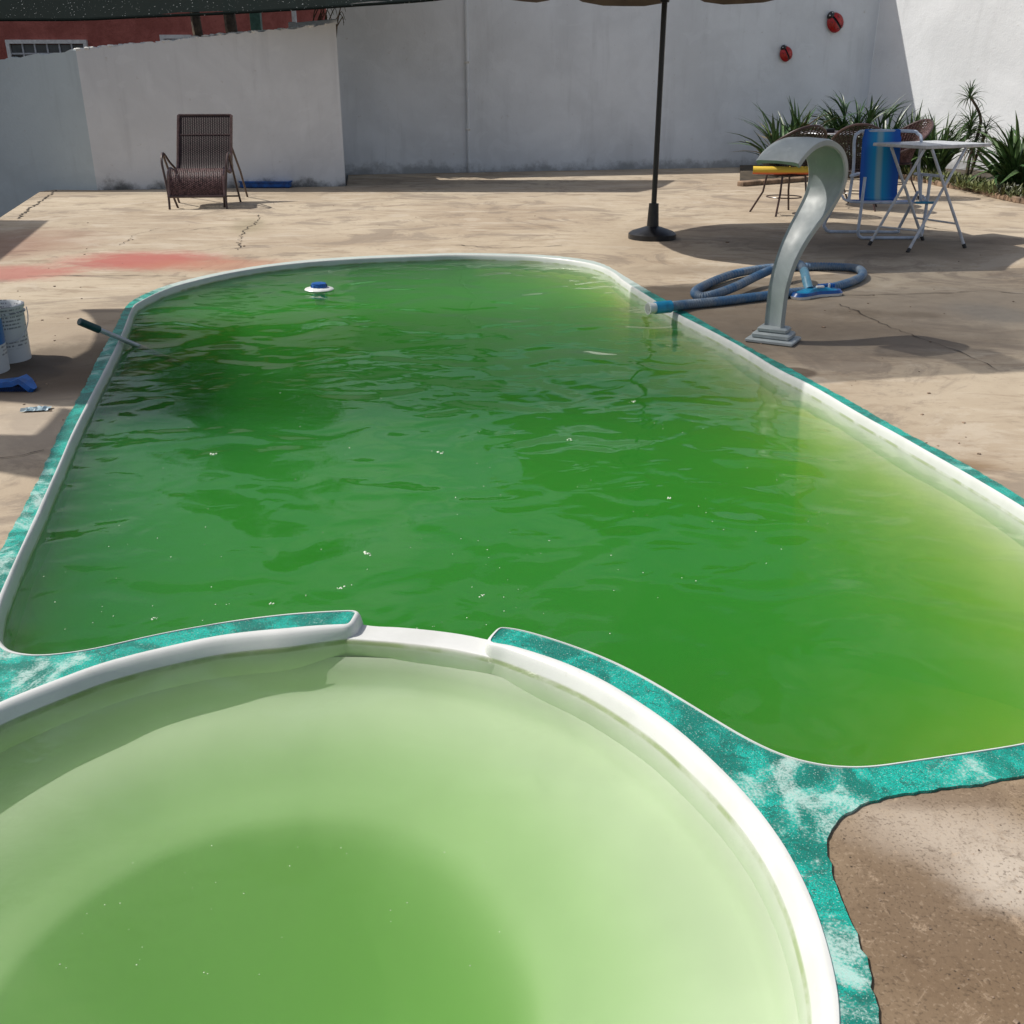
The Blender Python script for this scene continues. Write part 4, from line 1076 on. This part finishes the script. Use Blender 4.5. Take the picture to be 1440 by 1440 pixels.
legs = [(t_b[0], pxw(1300,207,tc[1],(tc[0]-tc[1]).normalized())), (t_b[2], pxw(1250,205,tc[1],(tc[0]-tc[1]).normalized())),
        (t_b[1], pxw(1362,206,tc[1],(tc[2]-tc[1]).normalized())), (t_b[3], pxw(1311,208,tc[1],(tc[2]-tc[1]).normalized()))]
for a, b in legs:
    b = b.copy(); b.z = .72; b = b + (cen-b).to_2d().to_3d()*.06
    m = MB(); m.tube([a+Vector((0,0,.0)), b], .0115, 8); lg = m.obj('leg', M['grey_metal'], t_)
    dvec = (b-a).normalized(); m = MB(); m.tube([a, a+dvec*.035], .0145, 8); m.obj('foot_cap', M['rubber'], lg)
def onleg(i, f): a, b = legs[i]; return a.lerp(Vector((b.x,b.y,.72)), f)
m = MB(); m.tube([onleg(0,.2), onleg(2,.2)], .008, 6); m.tube([onleg(1,.25), onleg(3,.25)], .008, 6); m.obj('stretcher', M['grey_metal'], t_)

# ------------------------------------------------------------ folding beach chair (blue sling)
cb = px(1241, 336); t_ = thing('beach_chair', cb, 'folding beach chair with pale tube frame and blue striped sling', 'chair')
cx_ = Vector((cos(-.06), sin(-.06), 0)); cy_ = Vector((-cx_.y, cx_.x, 0))
def CP(u, v, z): return cb + cx_*u + cy_*v + Vector((0,0,z))
hw = .235
def ctube(pts, name='frame_tube', r=.013, n=6):
    m = MB(); m.tube(smooth_path(pts, n), r, 8); return m.obj(name, M['blue_grey_metal'], t_)
# front leg loop: down from arm, along the ground, up
ctube([CP(-hw+.02,-.02,.49), CP(-hw+.02,-.03,.2), CP(-hw+.02,-.03,.06), CP(-hw+.05,-.03,.015), CP(-hw+.12,-.03,.012), CP(hw-.0,-.0,.012), CP(hw+.06,0,.03), CP(hw+.08,0,.09), CP(hw+.085,.02,.49)], 'front_leg_loop')
# rear loop
ctube([CP(-hw-.09,.2,.36), CP(-hw-.17,.33,.1), CP(-hw-.16,.34,.04), CP(-hw-.10,.35,.012), CP(0,.36,.012), CP(hw-.02,.36,.012), CP(hw+.0,.35,.06), CP(hw+.06,.2,.36)], 'rear_leg_loop')
# back uprights and top bar
ctube([CP(-hw-.06,.08,.30), CP(-hw-.035,.16,.55), CP(-hw-.04,.22,.76), CP(-hw-.01,.24,.815), CP(-hw+.07,.245,.83), CP(hw-.06,.245,.83), CP(hw,.24,.81), CP(hw+.03,.22,.76), CP(hw+.02,.15,.55), CP(hw+.05,.06,.30)], 'back_frame')
ctube([CP(-hw-.1,.16,.33), CP(-hw-.03,.05,.29), CP(hw+.03,.02,.29), CP(hw+.09,.16,.33)], 'seat_frame', .010, 4)
for sgn, u0 in ((-1, -hw-.03), (1, hw+.06)):
    m = MB(); m.bevbox(CP(u0+ (0 if sgn<0 else .03), .09, .50), (.035,.30,.022), .006, Matrix.Rotation(-.06+(-.45 if sgn<0 else .5),3,'Z')); m.obj('armrest', M['blue_grey_metal'], t_)
    m = MB(); m.tube([CP(u0, .17,.49), CP(u0-sgn*.02+(.03 if sgn>0 else -.03),.14,.31)], .009, 6); m.obj('arm_strut', M['blue_grey_metal'], t_)
def slingmat():
    t = NT('blue_striped_sling'); p = t.objco(); s3 = t.n('ShaderNodeSeparateXYZ'); t.set(s3.inputs[0], p)
    x = t.math('ADD', s3.outputs[0], .05); ax = t.math('ABSOLUTE', x)
    c = t.mix(t.ramp(ax, .13, .03), (.004, .10, .48), (.005, .30, .60)); c = t.mix(t.ramp(ax, .038, .008, 0, .85), c, (.30, .50, .55))
    return t.done(c, .45, None, t.bump(t.noise(p, 90, 3), .2, .001), .4)
M['sling'] = slingmat()
m = MB(); rows = []
for z, v, wv in ((.845,.235,.20),(.84,.226,.205),(.80,.222,.21),(.78,.215,.222),(.70,.198,.222),(.6,.175,.222),(.5,.15,.222),(.4,.125,.22),(.33,.10,.22),(.30,.08,.215)):
    rows.append([CP((k/10-.5)*2*wv*.70-.055, v+.03*sin(pi*k/10)*-.0-.012*(1-abs(k/5-1)**4)*(-1), z) for k in range(11)])
for r in rows: m.v += r
for i in range(len(rows)-1):
    for k in range(10): m.f.append([i*11+k,i*11+k+1,(i+1)*11+k+1,(i+1)*11+k])
sg = m.obj('back_sling', M['sling'], t_); md = sg.modifiers.new('thickness', 'SOLIDIFY'); md.thickness = .006
m = MB(); rows = [(CP(-hw+.0,.10,.30), CP(hw+.02,.09,.30)), (CP(-hw,.03,.292), CP(hw+.02,.02,.292)), (CP(-hw,-.08,.295), CP(hw+.02,-.09,.295)), (CP(-hw,-.15,.30), CP(hw+.02,-.16,.30))]
rows = [(CP(-hw-.02,.30,.285), CP(hw+.04,.29,.285)), (CP(-hw-.02,.17,.275), CP(hw+.04,.16,.275)), (CP(-hw-.02,.05,.285), CP(hw+.04,.03,.285))]
m.ribbon(rows, .006); m.obj('seat_sling', M['blue'], t_, smooth=False)
m = MB(); m.bevbox(CP(hw+.07,.0,.292), (.16,.03,.02), .004); m.obj('seat_edge', M['cyan'], t_)

# ------------------------------------------------------------ woven tub chairs and table beyond
def tub_chair(c, rz, label, wick, noise_seed=1):
    t = thing('wicker_tub_chair', c, label, 'chair', 'woven tub chairs round the small table', rz)
    # seat at z .42, hoop rises to .82 at the back (local +y), low at front
    def hoop(a, k=1.0):
        b = (1+cos(a-pi/2))/2
        return Vector((.30*k*cos(a), .27*k*sin(a)+.10*b*k, .47+.36*b**1.5))
    m = MB(); m.tube([hoop(2*pi*k/40) for k in range(40)], .012, 7, closed=True); m.obj('rim', M['brown_metal'], t, world=False)
    m = MB(); N = 44; K = 11
    def sp(a, u):
        top = hoop(a); bot = Vector((.17*cos(a), .17*sin(a), .37)); q = top.lerp(bot, u); q += Vector((cos(a), sin(a), 0))*(-.04*sin(pi*u)); return q
    for k in range(N):
        a = 2*pi*k/N; m.tube([sp(a, u/6) for u in range(7)], .007, 4)
    for j in range(1, 26):
        u = j/26; m.tube([sp(2*pi*k/30, u)+Vector((cos(2*pi*k/30),sin(2*pi*k/30),0))*(.004*(1 if (k+j)%2 else -1)) for k in range(30)], .0068, 3, closed=True)
    o = m.obj('woven_shell', wick, t, world=False, smooth=False); o['kind'] = 'stuff'
    m = MB(); m.lathe([(.0,.365),(.19,.365),(.20,.375),(.19,.385),(0.001,.39)], (0,0,0), 24); m.obj('seat', M['wicker'], t, world=False)
    for (sx, sy) in ((1,1),(1,-1),(-1,1),(-1,-1)):
        m = MB(); m.tube([(sx*.13,sy*.13,.38),(sx*.15,sy*.15,.2),(sx*.23,sy*.23,0)], .010, 6); m.obj('leg', M['brown_metal'], t, world=False)
    m = MB(); m.tube([Vector((.17*cos(2*pi*k/20),.17*sin(2*pi*k/20),.16)) for k in range(20)], .006, 5, closed=True); m.obj('leg_ring', M['brown_metal'], t, world=False)
    return t
tub_chair(px(1100, 300), radians(200), 'brown woven tub chair with a yellow foam noodle on its seat, left of the table', M['wicker_dark'])
tub_chair(px(1199, 293), radians(160), 'dark woven tub chair seen from behind, beyond the blue beach chair', M['wicker_dark'])
tub_chair(px(1250, 278), radians(-72), 'pinkish woven tub chair with its lit inside facing the table, right of the dark one', M['wicker_pink'])
tp = px(1165, 287); t_ = thing('garden_table', tp, 'round brown metal garden table with glass top between the woven chairs', 'table')
m = MB(); m.lathe([(.36,.715),(.375,.718),(.375,.728),(.36,.731)], tp, 36); m.obj('tabletop', M['brown_metal'], t_)
m = MB(); m.tube([tp+Vector((.378*cos(2*pi*k/36),.378*sin(2*pi*k/36),.722)) for k in range(36)], .010, 6, closed=True); m.obj('rim', M['alu'], t_)
for k in range(3):
    a = k*2*pi/3+.4; m = MB(); m.tube([tp+Vector((.2*cos(a),.2*sin(a),.715)), tp+Vector((.07*cos(a),.07*sin(a),.36)), tp+Vector((.27*cos(a),.27*sin(a),0))], .010, 6); m.obj('leg', M['brown_metal'], t_)
bx_ = tp+Vector((-.13,-.18,.731)); m = MB(); m.bevbox(bx_+Vector((0,0,.02)), (.085,.06,.04), .006); o = m.obj('small_box', M['black_metal'], None, base=tuple(bx_)); tag(o, 'small black box standing on the round garden table', 'box')
nq = px(1100, 300)+Vector((0,0,.42)); m = MB()
m.tube(smooth_path([(-.36,-.10,0),(-.2,-.135,.0),(0,-.15,.002),(.15,-.14,0),(.25,-.10,-.002)], 5), .037, 14); 
o = m.obj('pool_noodle', M['noodle'], None, base=(0,0,0)); o.location = nq+Vector((0,-.02,0)); tag(o, 'yellow and orange foam pool noodle lying on the left tub chair', 'pool noodle')

# ------------------------------------------------------------ garden bed
bedpx = [(1232,249),(1290,254),(1330,263),(1370,269),(1405,279),(1440,286),(1520,300)]
kerbP = [px(*q) for q in bedpx]
# bed continues left along the tall wall
bend = [px(1040,262), px(1120,256), px(1180,251)]
kp = bend + kerbP
kd = thing('garden_kerb', kp[4], 'low brown kerb edging the garden bed on the right', 'kerb')
sp_ = smooth_path(kp, 5)
for i in range(0, len(sp_)-1, 2):
    a = sp_[i]; b = sp_[min(i+2, len(sp_)-1)]; L = (b-a).length
    m = MB(); m.bevbox((a+b)/2+Vector((0,0,.028)), (L-.012, .11, .07), .012, Matrix.Rotation(atan2((b-a).y,(b-a).x)+random.uniform(-.02,.02), 3, 'Z')); m.obj('kerb_stone', M['kerb'], kd)
bed = [q.xy for q in sp_] + [RWE, CORN, pxw(1040,240,v3(CORN),twd).xy]
gb = cdt_mesh('garden_soil', [bed], .03, M['soil']); tag(gb, kind='structure')
def leafmesh(name, L, wd, mat, bend_=.5, seg=6, fold=.35):
    m = MB(); vs = []
    for i in range(seg+1):
        u = i/seg; a = bend_*u; x = L*(u - .0)*cos(a*.6); z = L*u*sin(-a*.9)*u; w_ = wd*(sin(pi*min(1, .18+u*.82))**.8) if u < 1 else .0006
        vs += [Vector((x, -w_/2, z+w_*fold)), Vector((x, 0, z)), Vector((x, w_/2, z+w_*fold))]
    fs = []
    for i in range(seg):
        for k in range(2): fs.append([i*3+k,i*3+k+1,i*3+3+k+1,i*3+3+k])
    m.add(vs, fs); return m.mesh(name, mat, None, True)
LM = {('g',k): leafmesh('leaf', 1, .055, M['leaf'], .2+.3*k) for k in range(3)}
LM.update({('m',k): leafmesh('leaf', 1, .055, M['leaf2'], .2+.3*k) for k in range(3)})
LM.update({('d',k): leafmesh('leaf', 1, .05, M['leaf_dry'], .6+.4*k) for k in range(3)})
def leaf(par, loc, az, el, L, kind, wid=1.0, roll=0):
    o = bpy.data.objects.new('leaf', LM[(kind, random.randrange(3))]); COL.objects.link(o); o.parent = par
    o.location = loc; o.rotation_euler = (roll, -el, az); o.scale = (L, L*wid, L); return o
def spiky(c, n, hgt, label, group='spiky plants in the garden bed', tilt=(25, 88), wid=1.0, kinds='ggggmmd', name='spiky_plant', r0=.10):
    t = thing(name, c, label, 'plant', group)
    for k in range(n):
        az = random.uniform(0, 2*pi); u = random.random(); el = radians(tilt[0]+(tilt[1]-tilt[0])*u**.7)
        r = random.uniform(0, r0)
        leaf(t, (r*cos(az), r*sin(az), random.uniform(0,.06)), az, el, hgt*random.uniform(.6,1.05), random.choice(kinds), wid*random.uniform(.7,1.3), random.uniform(-.9,.9))
    return t
zb = Vector((0,0,.03))
spiky(px(1118,248)+zb, 80, 1.0, 'upright dark spiky plant against the tall wall, left of the fan palm', tilt=(50,90))
spiky(px(1092,250)+zb, 60, 1.0, 'spiky plant partly behind the left woven chair, by the tall wall', tilt=(50,90))
spiky(px(1278,250)+zb, 100, .92, 'spiky plant between the fan palm and the folding table', tilt=(42,90), kinds='gmm')
spiky(px(1312,253)+zb, 80, .9, 'spiky plant behind the folding table top, left of the slender dracaena', tilt=(42,90), kinds='gmm')
spiky(px(1238,247)+zb, 90, .95, 'dark spiky plant directly behind the pink woven chair', tilt=(35,90), kinds='g')
spiky(px(1425,272)+zb, 150, .85, 'big spiky yucca at the right edge in front of the white wall', tilt=(18,88), wid=1.25, kinds='ggm')
# fan palm
fp = px(1195,247)+zb; t_ = thing('fan_palm', fp, 'low dense fan palm in the corner shade beyond the chairs', 'plant')
for k in range(34):
    az = random.uniform(0, 2*pi); el = radians(random.uniform(20, 85)); L = random.uniform(.35,.78)
    tipv = Vector((cos(az)*cos(el), sin(az)*cos(el), sin(el)))*L
    m = MB(); m.tube([Vector((0,0,0)), tipv*.5+Vector((0,0,.03)), tipv], .008, 5); st = m.obj('stalk', M['leaf2'], t_, world=False)
    for j in range(11):
        s_ = (j-5)/5; leaf(st, tuple(tipv), az+s_*1.1, el+.05-abs(s_)*.35, random.uniform(.40,.55), 'g', 1.0, s_*.4)
# slender dracaena with stacked heads
dp = px(1358,262)+zb; t_ = thing('dracaena', dp, 'slender dracaena with stacked spiky heads against the white wall', 'plant')
zh = pxw(1364,135,Vector((0,dp.y,0)),Vector((1,0,0)))
stem = [Vector((0,0,0)), Vector((-.01,0,.3)), Vector((.05,0,.75)), zh-dp+Vector((0,0,0))]
m = MB(); m.tube(smooth_path(stem, 6), .022, 7, rf=lambda u: 1.2-.55*u); tr_ = m.obj('stem', M['bark'], t_, world=False)
m = MB(); m.tube(smooth_path([Vector((.02,.02,0)), Vector((.10,.03,.4)), Vector((.16,.03,.62))], 5), .018, 6); m.obj('stem', M['bark'], t_, world=False)
def head(loc, n, L, lo=-25, hi=88, kinds='gm', spread=0):
    for k in range(n):
        leaf(t_, (loc.x, loc.y, loc.z-random.uniform(0,spread)), random.uniform(0,2*pi), radians(random.uniform(lo,hi)), L*random.uniform(.7,1.1), random.choice(kinds), 1.0)
head(stem[-1]+Vector((0,0,-.03)), 44, .27, -5, 88)
z2_ = pxw(1366,172,Vector((0,dp.y,0)),Vector((1,0,0)))-dp; head(Vector((z2_.x,0,z2_.z)), 90, .30, -15, 88, 'gmm', .22)
head(Vector((.14,.03,.70)), 40, .26, -20, 80, 'gm', .2)
head(Vector((.03,0,.62)), 26, .30, -70, -10, 'dgd', .25)
# a white flower or two and ground cover
gc = MB()
for k in range(5200):
    t = random.random()**.8; s_ = random.random()
    base = sp_[min(int((.25+.75*random.random())*(len(sp_)-1)), len(sp_)-1)]
    q = base.xy + Vector((-rwd.y*-1, rwd.x*-1))*0 + Vector((random.uniform(-.1,.2), random.uniform(.06,1.3)))
    # keep in front of the white wall
    n_ = Vector((rwd.y, -rwd.x)); 
    if (q-CORN).dot(n_) < .03: continue
    L = random.uniform(.04,.13); a = random.uniform(0, 2*pi); e = random.uniform(.2,1.3); d = Vector((cos(a)*cos(e), sin(a)*cos(e), sin(e)))*L; sv = Vector((-sin(a), cos(a), 0))*L*.16
    c = Vector((q.x,q.y,.03+random.uniform(0,.05)))
    gc.add([c-sv*.5, c+d*.5-sv, c+d, c+d*.5+sv], [[0,1,2,3]])
o = gc.obj('ground_cover', plain('pale_ground_cover', (.14,.16,.055), .6, var=.5, scale=3), None, smooth=False); tag(o, 'straggly low ground cover on the garden bed', 'ground cover', kind='stuff')
for i_, (x, y, lb) in enumerate(((1416,266,'left one of two white flowers at the foot of the yucca'), (1427,264,'right one of two white flowers at the foot of the yucca'))):
    q = px(x,y,.10); t_ = thing('white_flower', (q.x,q.y,.03), lb, 'flower', 'white flowers by the yucca')
    m = MB(); m.tube([(q.x,q.y,.03),(q.x,q.y,.12)], .004, 4); m.obj('stem', M['leaf2'], t_)
    for k in range(6):
        a = k*pi/3; d = Vector((cos(a),sin(a),.25))*.05; sv = Vector((-sin(a),cos(a),0))*.02; c = Vector((q.x,q.y,.12)); m = MB(); m.add([c, c+d*.5-sv, c+d, c+d*.5+sv], [[0,1,2,3]]); m.obj('petal', M['white_plastic'], t_, smooth=False)

# ------------------------------------------------------------ foam bubbles and specks on the water
fo = MB(); random.seed(11)
bub = [(518,779,5),(479,827,4),(217,870,3),(383,848,3),(300,638,4),(619,637,4),(802,618,3.5),(678,838,3),(490,630,2),(890,565,3),(940,700,3),(320,850,2),(430,838,2),(160,936,1.5),(773,760,2),(700,560,2),(535,560,2),(395,552,2),(640,700,2),(610,880,2)]
for x, y, s_ in bub:
    c = px(x, y, WZ)
    for k in range(7 if s_ > 2.5 else 2):
        d = Vector((random.uniform(-1,1), random.uniform(-1,1), 0))*s_*.0013*(c.y+.5)*.6; r = s_*.00036*(c.y+.5)*random.uniform(.4,.9)
        fo.lathe([(r,0),(r*.85,r*.35),(r*.4,r*.6),(.0001,r*.65)], c+d, 8)
for k in range(260):
    x = random.uniform(60,1200); y = random.uniform(400,900); 
    c = px(x,y,WZ+.001)
    if y > 850 and x > 900: continue
    if x < 250-(y-430)*.5 or x > 800+(y-400)*1.1: continue
    r = random.uniform(.0008,.0022); fo.lathe([(r,0),(r*.6,r*.4),(.0001,r*.5)], c, 5)
for k in range(70):
    x = random.uniform(30,900); y = random.uniform(980,1400); c = px(x,y,WZ+.003)
    r = random.uniform(.0006,.0014); fo.lathe([(r,0),(r*.6,r*.4),(.0001,r*.5)], c, 5)
o = fo.obj('foam_specks', plain('pale_foam', (.55,.62,.50), .4), None); tag(o, 'tiny pale bubbles and specks floating on the green water', 'foam', kind='stuff')

gm = MB(); random.seed(5)
for k in range(520):
    x = random.uniform(-20,1460); y = random.uniform(275,1440)**1.0; q = px(x,y)
    def pin(q, lp):
        c = False; j = len(lp)-1
        for i in range(len(lp)):
            a, b = lp[i], lp[j]
            if (a.y > q.y) != (b.y > q.y) and q.x < (b.x-a.x)*(q.y-a.y)/(b.y-a.y)+a.x: c = not c
            j = i
        return c
    if pin(q, outer) or not pin(q, deck): continue
    s_ = random.uniform(.0007,.0022)*(1 if q.y < 3 else 3)*(2 if random.random() < .06 else 1)
    gm.bevbox((q.x,q.y,s_*.35), (s_*2,s_*random.uniform(.8,2),s_*.8), s_*.2, Matrix.Rotation(random.uniform(0,3),3,'Z'))
o = gm.obj('grit', M['crust'], None, smooth=False); tag(o, 'dark grit and crumbs scattered over the concrete deck', 'grit', kind='stuff')
